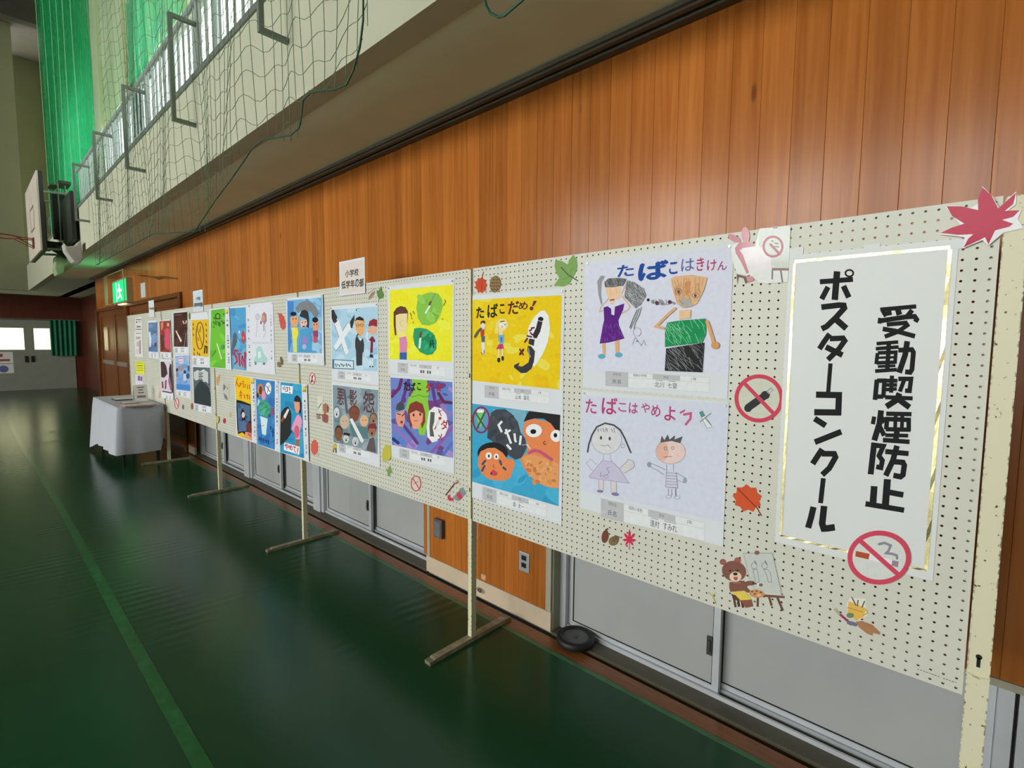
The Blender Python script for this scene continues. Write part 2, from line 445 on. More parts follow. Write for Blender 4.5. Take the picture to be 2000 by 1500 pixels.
for xx in (-17.0, -13.5, -10.0, -6.5, -3.0, 0.5): bm_.box(xx-0.12, xx+0.12, OPP_Y, 0.38, 8.85, 9.3)
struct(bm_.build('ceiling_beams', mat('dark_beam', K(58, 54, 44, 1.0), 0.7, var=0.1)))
struct(MB().box(XN, XN+0.2, OPP_Y-0.2, 1.2, 0.0, 9.3).build('wall_near', OLIVE))
ow = MB().box(XF-0.2, XN+0.2, OPP_Y-0.2, OPP_Y, 0.0, 0.3).box(XF-0.2, XN+0.2, OPP_Y-0.2, OPP_Y, 2.2, 4.0).box(XF-0.2, XN+0.2, OPP_Y-0.2, OPP_Y, 6.6, 9.3)  # low openings added for the fill lamps behind them
prev = XF-0.2
for a, b in OPP_WIN:
    if a > XN: break
    ow.box(prev, a, OPP_Y-0.2, OPP_Y, 4.0, 6.6).box(prev, a, OPP_Y-0.2, OPP_Y, 0.3, 2.2); prev = b
if prev < XN: ow.box(prev, XN+0.2, OPP_Y-0.2, OPP_Y, 4.0, 6.6).box(prev, XN+0.2, OPP_Y-0.2, OPP_Y, 0.3, 2.2)
struct(ow.build('wall_left', OLIVE))

# far double door
PALE = mat('pale_grey_door', K(140, 140, 126, 1.0), 0.5, var=0.05)
LIT = mat('frosted_lit_pane', K(235, 230, 170), 0.5, emit=(0.95, 0.93, 0.55, 1), estr=3.0)
def far_leaf(n, y0, y1, py0, py1, hy):
    r = struct(bpy.data.objects.new('door_%d' % n, None)); COL.objects.link(r); r.location = (XF, (y0+y1)/2, 0)
    X = XF+0.02
    d = MB().box(X-0.06, X, y0, py0, 0.0, 2.019).box(X-0.06, X, py1, y1, 0.0, 2.019).box(X-0.06, X, py0, py1, 0.0, 1.165).box(X-0.06, X, py0, py1, 1.78, 2.019)
    d.build('leaf', PALE, r)
    MB().box(X-0.04, X-0.03, py0, py1, 1.165, 1.78).build('pane', LIT, r)
    MB().box(X, X+0.03, hy-0.03, hy+0.03, 0.80, 0.98).build('handle', DARK, r)
    return r
far_leaf(5, -1.30, -0.30, -1.12, -0.40, -0.38)
far_leaf(6, -0.30, 0.70, -0.19, 0.50, -0.25)
# ------------------------------------------------------------------ pegboards and their stands
PEG = mat('cream_pegboard', K(206, 204, 190, 1.1), 0.42, var=0.03, scale=5, spec=0.4)
BW, BH, NPX, NPZ, HP = 1.775, 1.2, 71, 48, 0.025
BZ0 = 0.609
STEPX = 1.805
def pegboard_mesh():
    v = []; f = []; mi = []; R = 0.0031; T = 0.006
    idx = {}
    def key(i, j, s):
        k = (i, j, s)
        if k not in idx:
            idx[k] = len(v); v.append((-BW+i*HP/2, T*s, j*HP/2))
        return idx[k]
    for i in range(NPX):
        for j in range(NPZ):
            for s in (0, 1):
                ring = [key(2*i+a, 2*j+b, s) for a, b in ((0,0),(1,0),(2,0),(2,1),(2,2),(1,2),(0,2),(0,1))]
                cx, cz = -BW+(i+0.5)*HP, (j+0.5)*HP
                n = len(v)
                for a, b in ((-1,-1),(0,-1),(1,-1),(1,0),(1,1),(0,1),(-1,1),(-1,0)):
                    l = math.hypot(a, b); v.append((cx+R*a/l, T*s, cz+R*b/l))
                for q in range(8):
                    q2 = (q+1) % 8
                    fc = (ring[q], ring[q2], n+q2, n+q)
                    f.append(fc if s == 0 else fc[::-1]); mi.append(0)
                if s == 0: n0 = n
                else:
                    for q in range(8):
                        q2 = (q+1) % 8
                        f.append((n0+q, n0+q2, n+q2, n+q)); mi.append(1)
    for i in range(2*NPX):
        f.append((key(i,0,0), key(i,0,1), key(i+1,0,1), key(i+1,0,0))); f.append((key(i,2*NPZ,0), key(i+1,2*NPZ,0), key(i+1,2*NPZ,1), key(i,2*NPZ,1)))
    for j in range(2*NPZ):
        f.append((key(0,j,0), key(0,j+1,0), key(0,j+1,1), key(0,j,1))); f.append((key(2*NPX,j,0), key(2*NPX,j,1), key(2*NPX,j+1,1), key(2*NPX,j+1,0)))
    me = bpy.data.meshes.new('perforated_sheet'); me.from_pydata(v, [], f); me.update(); me.materials.append(PEG); me.materials.append(mat('hole_shade', K(38, 30, 24), 0.9))  # hole walls coloured dark to stand for the shade inside them
    mi += [0]*(len(f)-len(mi)); me.polygons.foreach_set('material_index', mi)
    return me
PEGMESH = pegboard_mesh()
fr = MB()
fr.box(-BW, 0, 0.0062, 0.022, 0, 0.018).box(-BW, 0, 0.0062, 0.022, BH-0.018, BH).box(-BW, -BW+0.018, 0.0062, 0.022, 0.018, BH-0.018).box(-0.018, 0, 0.0062, 0.022, 0.018, BH-0.018)
FRMESH = fr.mesh('back_frame', mat('board_frame_steel', K(170, 166, 146, 1.0), 0.5))
board_labels = ['cream pegboard carrying the black lettered title sheet and the bear sticker',
                'cream pegboard with the paint tube sticker and the purple swirl poster',
                'cream pegboard with the green poster and three blue and yellow posters hanging low',
                'cream pegboard behind the dark brown cigarette poster and the red one',
                'cream pegboard behind the cloth covered table with a strip of notices']
for k in range(5):
    xr = -STEPX*k
    t = thing('display_board', board_labels[k], 'display board', (xr-BW/2, 0, BZ0), 'pegboards in a row along the wall')
    inst(PEGMESH, 'perforated_sheet', t, (BW/2, 0, 0)); inst(FRMESH, 'back_frame', t, (BW/2, 0, 0))

def chipped():
    m = bpy.data.materials.new('chipped_cream_paint'); m.use_nodes = True
    nt = m.node_tree; N = nt.nodes; L = nt.links; p = N['Principled BSDF']
    tc = N.new('ShaderNodeTexCoord')
    nz = N.new('ShaderNodeTexNoise'); nz.inputs['Scale'].default_value = 90; nz.inputs['Detail'].default_value = 5
    L.new(tc.outputs['Object'], nz.inputs['Vector'])
    n2 = N.new('ShaderNodeTexNoise'); n2.inputs['Scale'].default_value = 9; L.new(tc.outputs['Object'], n2.inputs['Vector'])
    ge = N.new('ShaderNodeNewGeometry')
    bv = N.new('ShaderNodeBevel'); bv.inputs['Radius'].default_value = 0.006; bv.samples = 4
    dt = N.new('ShaderNodeVectorMath'); dt.operation = 'DOT_PRODUCT'; L.new(ge.outputs['Normal'], dt.inputs[0]); L.new(bv.outputs[0], dt.inputs[1])
    ed = N.new('ShaderNodeMapRange'); ed.inputs[1].default_value = 1.0; ed.inputs[2].default_value = 0.9; ed.inputs[3].default_value = 0.0; ed.inputs[4].default_value = 0.17
    L.new(dt.outputs['Value'], ed.inputs[0])
    a = N.new('ShaderNodeMath'); a.operation = 'ADD'; L.new(nz.outputs['Fac'], a.inputs[0]); L.new(ed.outputs[0], a.inputs[1])
    b = N.new('ShaderNodeMath'); b.operation = 'MULTIPLY_ADD'; b.inputs[1].default_value = 0.25; L.new(n2.outputs['Fac'], b.inputs[0]); L.new(a.outputs[0], b.inputs[2])
    rp = N.new('ShaderNodeValToRGB'); e = rp.color_ramp.elements
    e[0].position = 0.80; e[1].position = 0.83; e[0].color = K(214, 208, 176, 1.1); e[1].color = K(70, 46, 30)
    L.new(b.outputs[0], rp.inputs[0]); L.new(rp.outputs[0], p.inputs['Base Color'])
    p.inputs['Roughness'].default_value = 0.45
    return m
CHIP = chipped()
FOOTM = mat('worn_grey_foot', K(150, 142, 116, 1.0), 0.5, var=0.35, scale=30)
CAPM = mat('dull_cap', K(120, 116, 98, 1.0), 0.5, var=0.2, scale=30)
stand_labels = ['chipped cream stand post with keyhole slot beside the title board',
                'cream stand post on long foot between the title board and the paint tube board',
                'cream stand post on long foot below the blue pregnant woman poster',
                'cream stand post on long foot below the dark grey figure poster',
                'cream stand post on long foot touching the cloth covered table',
                'cream stand post at the end board beyond the cloth covered table']
for k in range(6):
    xa, xb = (0.004, 0.046) if k == 0 else (-STEPX*k+0.002, -STEPX*k+0.028)
    xc = (xa+xb)/2
    t = thing('stand_post', stand_labels[k], 'stand', (xc, 0.008, 0), 'stand posts of the pegboards')
    zt = BZ0+BH-0.004
    po = MB().box(xa, xb, -0.006, 0.026, 0.021, zt).build('post', CHIP, t)
    ft = MB(); w_ = 0.019
    prof = [(-0.262, 0), (0.268, 0), (0.268, 0.010), (0.235, 0.021), (-0.229, 0.021), (-0.262, 0.008)]
    ft.prism(prof, lambda q: (xc-w_, q[0], q[1]), lambda q: (xc+w_, q[0], q[1]))
    fo = ft.build('foot', FOOTM, t)
    for yy in (-0.246, 0.252): MB().box(xc-w_-0.001, xc+w_+0.001, yy-0.020, yy+0.020, 0.0, 0.0165).build('end_cap', CAPM, fo)
    sl = MB()
    for z in (1.30, 1.0, 0.75): sl.box(xc-0.003, xc+0.003, -0.0072, -0.0055, z, z+0.02)
    if k: sl.box(xb-0.0035, xb-0.0005, -0.0075, -0.0055, 0.62, zt); sl.build('slot', DARK, po)
    else:
        kz = float(at(1904, 1290, Y=-0.006)[2])
        q = MB().cyl((xc-0.001, -0.0055, kz+0.012), (0, -1, 0), 0.006, 0.0015, 12).box(xc-0.0045, xc+0.0025, -0.007, -0.0055, kz-0.014, kz+0.01)
        q.build('keyhole', DARK, po)
        MB().tube([(xa-0.001, -0.008, kz-0.035), (xc, -0.0085, kz-0.040), (xb+0.001, -0.008, kz-0.035)], 0.0022, 6).build('joint_ridge', CHIP, po)

# ------------------------------------------------------------------ small things on the planked wall
def wx(px, py, Y=WY): return at(px, py, Y=Y)
a = wx(851, 1009); b = wx(869, 1052)
t = thing('switch_box', 'small dark grey box fixed to the plank wall beside the sash windows', 'switch', ((a[0]+b[0])/2, WY, b[2]))
MB().box(a[0]+0.012, b[0], WY-0.028, WY, b[2], a[2]).build('housing', mat('dark_grey_plastic', K(82, 84, 86), 0.45), t, bevel=0.004)
MB().box(a[0]+0.022, b[0]-0.01, WY-0.031, WY-0.028, b[2]+0.012, a[2]-0.012).build('cover', mat('grey_plastic', K(100, 102, 104), 0.45), t)
a = wx(1015, 1075); b = wx(1034.5, 1120)
t = thing('wall_socket', 'brushed steel double wall socket low on the plank wall', 'socket', ((a[0]+b[0])/2, WY, b[2]))
MB().box(a[0], b[0], WY-0.006, WY, b[2], a[2]).build('plate', mat('brushed_steel', K(176, 178, 180), 0.35, metal=0.5), t, bevel=0.002)
for zc in (0.72, 0.34):
    zz = b[2]+(a[2]-b[2])*zc; MB().box(a[0]+0.02, b[0]-0.02, WY-0.0085, WY-0.006, zz-0.012, zz+0.012).build('outlet', DARK, t)
a = wx(940, 1120); b = wx(949, 1134)
tag(MB().box(a[0], b[0], WY-0.002, WY, b[2], a[2]).build('paper_tag', mat('tan_paper', K(190, 150, 110), 0.7)), 'small pale tag stuck low on the plank wall', 'tag')
c = wx(939, 1153, WY-0.006)
t = thing('floor_bolt', 'oval metal bolt plate with ring on the beige baseboard', 'bolt', (c[0], WY-0.006, c[2]))
MB().prism([(0.035*math.cos(q), 0.016*math.sin(q)) for q in np.linspace(0, 2*math.pi, 16, endpoint=False)], lambda q: (c[0]+q[0], WY-0.008, c[2]+q[1]), lambda q: (c[0]+q[0], WY-0.006, c[2]+q[1])).build('plate', mat('bolt_plate', K(168, 150, 128), 0.35, metal=0.4), t)
MB().tube([(c[0]-0.004+0.012*math.cos(q), WY-0.012, c[2]+0.009*math.sin(q)) for q in np.linspace(0, 2*math.pi, 12, endpoint=False)], 0.0022, 6, close=True).build('ring', mat('dark_steel', K(60, 56, 50), 0.4, metal=0.6), t)
# string hanging behind the board
s0 = at(935, 1016, Y=0.06)
s1 = [at(*q, Y=0.06) for q in ((935, 1012), (934, 1030), (932, 1052))]; s2 = [at(*q, Y=0.062) for q in ((936, 1012), (940, 1035), (938, 1062))]
t = thing('cord', 'pale pink cord hanging down behind the pegboard', 'cord', s0)
m_ = mat('pink_cord', K(226, 180, 150), 0.8)
MB().tube(s1, 0.0018, 5).build('strand', m_, t); MB().tube(s2, 0.0018, 5).build('strand', m_, t)
# round rubber weight on the sill
c = at(1124, 1244, Z=0.03)
t = thing('round_weight', 'black rubber disc with grey centre lying on the sill', 'weight', (c[0], c[1], 0.002))
cx_, cy_ = c[0], c[1]
RUB = mat('black_rubber', K(20, 20, 20), 0.55, var=0.2, scale=30)
prof = [(0.062, 0.026), (0.068, 0.036), (0.078, 0.040), (0.088, 0.037), (0.094, 0.028), (0.094, 0.012), (0.088, 0.003)]
b = MB(); n = 32
b.v = [(cx_+r*math.cos(2*math.pi*k/n), cy_+r*math.sin(2*math.pi*k/n), 0.002+z) for (r, z) in prof for k in range(n)]
b.f = [(i*n+k, (i+1)*n+k, (i+1)*n+(k+1) % n, i*n+(k+1) % n) for i in range(len(prof)-1) for k in range(n)]
b.build('rubber_ring', RUB, t, smooth=True)
MB().cyl((cx_, cy_, 0.003), (0, 0, 1), 0.064, 0.028, 32).build('centre_disc', mat('dark_grey_disc', K(88, 88, 88), 0.5, var=0.15, scale=25), t)
MB().cyl((cx_, cy_, 0.031), (0, 0, 1), 0.011, 0.004, 12).build('hub', mat('hub_grey', K(70, 70, 70), 0.4), t)

# ------------------------------------------------------------------ exit sign
t = thing('exit_sign', 'lit green running man exit sign in a wire guard above the doors', 'exit sign', (-10.9, WY, 2.08))
GRN = mat('lit_green_face', K(0, 200, 100), 0.4, var=0.02, emit=(0.0, 0.80, 0.30, 1), estr=1.15)
WHT = mat('lit_white_face', K(240, 250, 220), 0.4, var=0.02, emit=(0.85, 1.0, 0.70, 1), estr=1.2)
ex0, ex1, ez0, ez1, ey = -11.42, -10.36, 2.11, 2.46, WY-0.09
MB().box(ex0-0.03, ex1+0.03, ey+0.004, WY, ez0-0.03, ez1+0.03).build('housing', mat('sign_housing', K(150, 130, 90), 0.5), t)
MB().box(ex0, ex1, ey, ey+0.004, ez0, ez1).build('green_face', GRN, t)
def pg(pts): return MB().prism(pts, lambda q: (ex0+0.28+q[0]*0.62, ey-0.003, ez0+q[1]*(ez1-ez0)), lambda q: (ex0+0.28+q[0]*0.62, ey-0.0005, ez0+q[1]*(ez1-ez0)))
pm = pg([(0.02, 0.05), (0.10, 0.05), (0.10, 0.95), (0.02, 0.95)])
for pts in ([(0.42+0.08*math.cos(q), 0.82+0.09*math.sin(q)) for q in np.linspace(0, 6.28, 12, endpoint=False)],
            [(0.34, 0.70), (0.50, 0.74), (0.58, 0.50), (0.46, 0.42), (0.38, 0.52)],
            [(0.40, 0.72), (0.22, 0.62), (0.20, 0.46), (0.27, 0.46), (0.29, 0.58), (0.42, 0.62)],
            [(0.52, 0.70), (0.62, 0.56), (0.76, 0.60), (0.76, 0.52), (0.60, 0.46), (0.50, 0.58)],
            [(0.48, 0.46), (0.62, 0.34), (0.78, 0.12), (0.70, 0.08), (0.54, 0.26), (0.42, 0.40)],
            [(0.44, 0.46), (0.36, 0.28), (0.16, 0.24), (0.16, 0.16), (0.40, 0.18), (0.52, 0.40)]):
    q = pg(pts); off = len(pm.v); pm.v += q.v; pm.f += [tuple(i+off for i in fc) for fc in q.f]
pm.build('pictogram', WHT, t)
MB().box(ex0+0.3, ex1-0.3, ey+0.01, WY-0.01, ez0-0.045, ez0-0.031).build('lamp_window', mat('lit_lamp_window', K(255, 230, 160), 0.4, emit=(1, 0.85, 0.5, 1), estr=2.5), t)
GW = mat('guard_wire', K(170, 160, 130), 0.4, metal=0.3)
gx0, gx1, gz0, gz1, gy = -11.62, -10.05, 2.08, 2.575, WY-0.17
def wire(path): MB().tube(path, 0.006, 6).build('guard_wire', GW, t)
for z in (gz0, gz1): wire([(gx0, WY, z), (gx0, gy, z), (gx1, gy, z), (gx1, WY, z)])
for x in (gx0, gx0+0.1, gx0+0.2, gx1): wire([(x, gy, gz0), (x, gy, gz1)])
area('exit_glow', ((ex0+ex1)/2, ey-0.02, (ez0+ez1)/2), (math.radians(90), 0, 0), 0.9, 0.3, 3.0, (0.15, 1.0, 0.35)).rotation_euler = (math.radians(-90), 0, 0)
# label and clip beside the sign, wire on wall
a = at(275, 554, Y=WY); b = at(285, 580, Y=WY)
tag(MB().box(a[0], b[0], WY-0.004, WY, b[2], a[2]).build('wall_label', mat('pale_label', K(190, 196, 196), 0.5)), 'narrow pale label on the plank wall beside the exit sign', 'label')
a = [at(*q, Y=WY-0.02) for q in ((269, 537), (290, 540), (308, 543), (318, 541), (345, 544))]
tag(MB().tube(a, 0.012, 6, rr=[0.006, 0.008, 0.022, 0.016, 0.006]).build('wall_hook', mat('brass_hook', K(120, 88, 48), 0.4, metal=0.4)), 'thin bar with a knob lying against the plank wall by the exit sign', 'bar')

# ------------------------------------------------------------------ table with cloth
TX0, TX1, TY0, TY1, TZ = -8.70, -7.16, -0.47, -0.04, 0.70
t = thing('folding_table', 'long table under a white cloth with dark legs', 'table', ((TX0+TX1)/2, (TY0+TY1)/2, 0))
MB().box(TX0, TX1, TY0, TY1, TZ-0.03, TZ-0.004).build('tabletop', mat('table_board', K(150, 130, 100), 0.5), t)
for x in (TX0+0.12, TX1-0.10):
    for y in (TY0+0.05, TY1-0.05): MB().box(x-0.014, x+0.014, y-0.014, y+0.014, 0, TZ-0.03).build('leg', mat('black_steel', K(24, 24, 24), 0.4), t)
CLOTH = mat('white_tablecloth', K(180, 182, 190, 1.0), 0.85, var=0.03, scale=4, bump=0.1, bscale=30)
def cloth():
    b = MB(); per = []; n1, n2 = 26, 9
    e = 0.006
    x0, x1, y0, y1 = TX0-e, TX1+e, TY0-e, TY1+e
    for i in range(n1): per.append((x0+(x1-x0)*i/n1, y0, 0, -1))
    for i in range(n2): per.append((x1, y0+(y1-y0)*i/n2, 1, 0))
    for i in range(n1): per.append((x1-(x1-x0)*i/n1, y1, 0, 1))
    for i in range(n2): per.append((x0, y1-(y1-y0)*i/n2, -1, 0))
    m = len(per); rows = 10
    for k, (x, y, nx, ny) in enumerate(per):
        if k in (0, n1, n1+n2, 2*n1+n2):
            sx = -1 if x < (x0+x1)/2 else 1; sy = -1 if y < (y0+y1)/2 else 1; nx, ny = sx*0.9, sy*0.9
        s = k/m
        front = (ny < -0.5); near = nx > 0.5 and ny <= 0.5
        drop = 0.545+0.004*math.sin(k*0.9)
        if front:                      # the gym side sags towards the far corner
            u = (x-x0)/(x1-x0); drop = 0.54+0.13*max(0, 1-u*2.6)+0.004*math.sin(k*1.3)
        if ny > 0.5: drop = 0.30
        if nx < -0.5: drop = 0.60
        for j in range(rows+1):
            q = j/rows
            out = (0.005+0.055*q+0.016*q*math.sin(k*1.15)) if front else (0.004+0.012*q+0.006*q*math.sin(k*1.7))
            if ny > 0.5: out = 0.003
            if near and y > -0.12: out *= 0.4
            rd = 0.012*(1-min(1, q*6))
            b.v.append((x+nx*(out-rd*0.5), y+ny*(out-rd*0.5), TZ+0.004-drop*q-(0.0)))
    for k in range(m):
        k2 = (k+1) % m
        for j in range(rows): b.f.append((k*(rows+1)+j, k*(rows+1)+j+1, k2*(rows+1)+j+1, k2*(rows+1)+j))
    b.f.append(tuple(k*(rows+1) for k in range(m)))
    return b
o = cloth().build('tablecloth', CLOTH, None)
tag(o, 'white cloth draped over the long table by the end pegboards', 'tablecloth')
o.data.polygons.foreach_set('use_smooth', [len(p.vertices) == 4 for p in o.data.polygons])
def flat_item(name, label, px, h, col, cat, group=None):
    P = [at(x, y, Z=TZ+0.006+h) for x, y in px]
    xs = sorted(q[0] for q in P); ys = sorted(q[1] for q in P)
    X0, X1, Y0, Y1 = (xs[0]+xs[1])/2, (xs[2]+xs[3])/2, (ys[0]+ys[1])/2, (ys[2]+ys[3])/2
    t = thing(name, label, cat, ((X0+X1)/2, (Y0+Y1)/2, TZ+0.005), group)
    MB().box(X0, X1, Y0, Y1, TZ+0.005, TZ+0.006+h).build('tray', mat('tray_'+str(col[0]), K(*col), 0.6), t)
    MB().box(X0+0.015, X1-0.015, Y0+0.012, Y1-0.012, TZ+0.006+h, TZ+0.010+h).build('paper_stack', mat('leaflet_paper', K(196, 192, 186), 0.7), t)
flat_item('leaflet_tray', 'dark grey leaflet tray at the far end of the cloth covered table', ((219, 778), (262, 775), (268, 778), (226, 782)), 0.012, (70, 72, 68), 'tray', 'leaflet trays on the table')
flat_item('leaflet_tray', 'brown leaflet tray in the middle of the cloth covered table', ((236, 786), (264, 783), (270, 786), (242, 789)), 0.010, (140, 104, 92), 'tray', 'leaflet trays on the table')
flat_item('leaflet_tray', 'pinkish leaflet tray at the near edge of the cloth covered table', ((238, 791), (296, 786), (302, 789), (244, 795)), 0.010, (170, 128, 118), 'tray', 'leaflet trays on the table')
c = at(288, 783, Z=TZ+0.006)
t = thing('notice_card', 'folded white notice card standing on the cloth covered table', 'card', (c[0], -0.10, TZ+0.005))
X, Y = c[0], -0.12
MB().prism([(0, 0), (-0.07, 0.20), (-0.075, 0.20), (-0.005, 0)], lambda q: (X+q[0], Y-0.09, TZ+0.006+q[1]), lambda q: (X+q[0], Y+0.05, TZ+0.006+q[1])).build('front_leaf', mat('white_card', K(214, 212, 204), 0.6, var=0.02), t)
MB().prism([(-0.14, 0), (-0.075, 0.20), (-0.079, 0.20), (-0.145, 0)], lambda q: (X+q[0], Y-0.09, TZ+0.006+q[1]), lambda q: (X+q[0], Y+0.05, TZ+0.006+q[1])).build('back_leaf', mat('white_card', K(214, 212, 204)), t)
b = MB()
for z, w_ in ((0.165, 0.07), (0.135, 0.05), (0.10, 0.06), (0.06, 0.09), (0.045, 0.09)):
    xx = -0.35*z; b.v += [(X+xx+0.0008, Y-0.02-w_/2, TZ+0.006+z), (X+xx+0.0008, Y-0.02+w_/2, TZ+0.006+z), (X+xx-0.003+0.0008, Y-0.02+w_/2, TZ+0.006+z+0.009), (X+xx-0.003+0.0008, Y-0.02-w_/2, TZ+0.006+z+0.009)]
    n = len(b.v); b.f.append((n-4, n-3, n-2, n-1))
b.build('print_lines', mat('dark_print', K(40, 40, 40)), t)

# ------------------------------------------------------------------ gallery railing with net guard bars
t = thing('gallery_railing', 'silver railing of thin upright bars with square guard brackets on the gallery', 'railing', (-8.0, -0.33, 3.40))
RY = -0.33
MB().tube([(-10.0, RY, 3.94), (XN-0.1, RY, 3.94)], 0.024, 10).build('top_rail', SILVER, t)
MB().box(-10.0, XN-0.1, RY-0.014, RY+0.014, 3.43, 3.455).build('bottom_rail', SILVER, t)
bal = MB().box(-0.011, 0.011, -0.006, 0.006, 0, 0.475).mesh('baluster', SILVER)
x = -1.9
while x > -9.95:
    inst(bal, 'baluster', t, (x+8.0, 0, 0.055)); x -= 0.135
for x in [-2.81+1.53, -2.81] + [-4.37-1.515*i for i in range(4)]:
    MB().box(x-0.02, x+0.02, RY-0.015, RY+0.015, 3.40, 3.93).build('rail_post', SILVER, t)
    if -12.3 < x < -9.9: continue
    g = MB(); q = 0.013; yo = -0.51
    g.box(x-q, x+q, yo-q, yo+q, 3.03, 3.77).box(x-q, x+q, yo+q, EY, 3.03, 3.03+2*q).box(x-q, x+q, yo+q, RY-0.012, 3.77-2*q, 3.77)
    g.build('guard_bracket', STEEL, t)

# ------------------------------------------------------------------ sports nets
NETG = mat('green_net_cord', K(84, 108, 80, 1.0), 0.7, var=0.15, scale=20)
ROPE = mat('green_rope', K(30, 76, 50, 1.0), 0.6, var=0.2, scale=60)
NY = -0.60
rope_px = [(708, 0), (713, 22), (710, 60), (703, 92), (690, 138), (676, 166), (655, 174), (630, 177), (606, 181), (592, 196), (589, 225), (584, 250), (568, 264), (540, 269), (515, 272), (492, 290), (478, 312), (450, 352), (420, 392), (380, 452)]
rope = [at(x, y, Y=NY) for x, y in rope_px]
def zbot(x):
    pts = sorted([(p[0], p[2]) for p in rope[2:]])
    if x <= pts[0][0]: return pts[0][1]+0.12*min(1, (pts[0][0]-x))
    for a, b in zip(pts, pts[1:]):
        if a[0] <= x <= b[0]: return a[1]+(b[1]-a[1])*(x-a[0])/max(1e-6, b[0]-a[0])
    return pts[-1][1]
XE = rope[2][0]
def net_xy(s, z):
    ph = math.sin(s*3.1)*0.5+math.sin(s*7.7+1)*0.35
    x = XE-s*0.80+0.05*math.sin(s*5.2+0.6*z)+0.02*math.sin(z*4+s*9)
    y = NY+0.035*ph+0.02*math.sin(z*2.1+s*4)
    return x, y
t = thing('sports_net', 'open green sports net hanging over the cream parapet of the gallery', 'net', (XE-2.5, NY, 2.5))
b = MB(); S = 6.9; ns = 69; ztop = 6.2; pitch = 0.1
for i in range(ns+1):
    s = S*i/ns; path = []
    z = zbot(XE-s*0.8)
    while z < (ztop if XE-s*0.8 > -6.0 else 3.38):
        x, y = net_xy(s, z); path.append((x, y, z)); z += 0.1
    b.tube(path, 0.0014, 4)
k = 0; z0 = 2.32
while z0+k*pitch < ztop:
    run = []
    for i in range(ns*2+1):
        s = S*i/(ns*2)
        z = z0+k*pitch+0.028*math.sin(s*9.0+k*0.4)+0.02*math.sin(s*23+k)
        if z < zbot(XE-s*0.8) or (z > 3.38 and XE-s*0.8 < -6.0):
            if len(run) > 1: b.tube(run, 0.0014, 4)
            run = []; continue
        x, y = net_xy(s, z); run.append((x, y, z))
    if len(run) > 1: b.tube(run, 0.0014, 4)
    k += 1
o = b.build('mesh_cord', NETG, t); o['kind'] = 'stuff'
edge = [(XE+0.012*math.sin(z*5), NY-0.004, z) for z in np.arange(6.2, rope[2][2], -0.12)]
MB().tube(edge+[tuple(p) for p in rope[3:]]+[(p_x, NY, zbot(p_x)) for p_x in np.arange(rope[-1][0]-0.2, -7.2, -0.2)], 0.0038, 6).build('border_rope', ROPE, t)
# loose end of net cord under the soffit further right
pts = [at(x, y, Y=NY+0.03) for x, y in ((945, -10), (950, 12), (958, 26), (972, 33), (985, 30), (996, 20), (1020, 0), (1030, -10))]
tag(MB().tube(pts, 0.0045, 5).build('loose_net_cord', ROPE), 'looped green cord end dangling in front of the soffit', 'cord')

def net_sheet_mat(name, col, dens):
    m = bpy.data.materials.new(name); m.use_nodes = True
    nt = m.node_tree; N = nt.nodes; L = nt.links
    p = N['Principled BSDF']; p.inputs['Base Color'].default_value = col; p.inputs['Roughness'].default_value = 0.8
    out = [n for n in N if n.type == 'OUTPUT_MATERIAL'][0]
    tl = N.new('ShaderNodeBsdfTranslucent'); tl.inputs[0].default_value = col
    m1 = N.new('ShaderNodeMixShader'); m1.inputs[0].default_value = 0.5
    L.new(p.outputs[0], m1.inputs[1]); L.new(tl.outputs[0], m1.inputs[2])
    tr = N.new('ShaderNodeBsdfTransparent')
    tc = N.new('ShaderNodeTexCoord'); mp = N.new('ShaderNodeMapping'); mp.inputs['Scale'].default_value = (14, 14, 0.5); L.new(tc.outputs['Object'], mp.inputs['Vector'])
    nz = N.new('ShaderNodeTexNoise'); nz.inputs['Scale'].default_value = 1.5; nz.inputs['Detail'].default_value = 6; L.new(mp.outputs[0], nz.inputs['Vector'])
    mr = N.new('ShaderNodeMapRange'); mr.inputs[1].default_value = 0.35; mr.inputs[2].default_value = 0.65; mr.inputs[3].default_value = dens[0]; mr.inputs[4].default_value = dens[1]
    L.new(nz.outputs['Fac'], mr.inputs[0])
    m2 = N.new('ShaderNodeMixShader'); L.new(mr.outputs[0], m2.inputs[0]); L.new(tr.outputs[0], m2.inputs[1]); L.new(m1.outputs[0], m2.inputs[2])
    L.new(m2.outputs[0], out.inputs[0])
    return m
NET1 = net_sheet_mat('gathered_green_net', K(20, 150, 88, 1.0), (0.22, 0.85))
NET2 = net_sheet_mat('thin_green_net', K(60, 160, 104, 1.0), (0.08, 0.5))
def bundle(name, label, x0, x1, y, z0, z1, m, folds, amp, lines, sway=0.25):
    t = thing(name, label, 'net', ((x0+x1)/2, y, z0))
    def fn(u, v):
        z = z1+(z0-z1)*v
        return (x0+(x1-x0)*u+sway*(v-0.5)*(u-0.5), y+amp*math.sin(u*folds*6.283)+amp*0.4*math.sin(u*folds*15+v*2), z)
    MB().grid(fn, folds*8, 10).build('gathered_sheet', m, t, smooth=True)
    b = MB()
    for i in range(lines):
        u = (i+0.5)/lines; b.tube([(fn(u, v)[0], fn(u, v)[1]-amp*0.3, fn(u, v)[2]) for v in np.linspace(0, 1, 6)], 0.007, 5)
    o = b.build('fold_cords', mat('pale_green_cord', K(120, 200, 150, 1.0), 0.7), t); o['kind'] = 'stuff'
bundle('net_bundle', 'dense bundle of gathered green net hanging above the basketball hoop', -14.6, -9.7, -0.17, 3.55, 9.0, NET1, 18, 0.05, 12)
bundle('net_bundle', 'thin gathered green net hanging behind the railing before the windows', -7.4, -5.5, -0.12, 4.38, 9.0, NET2, 12, 0.05, 14)
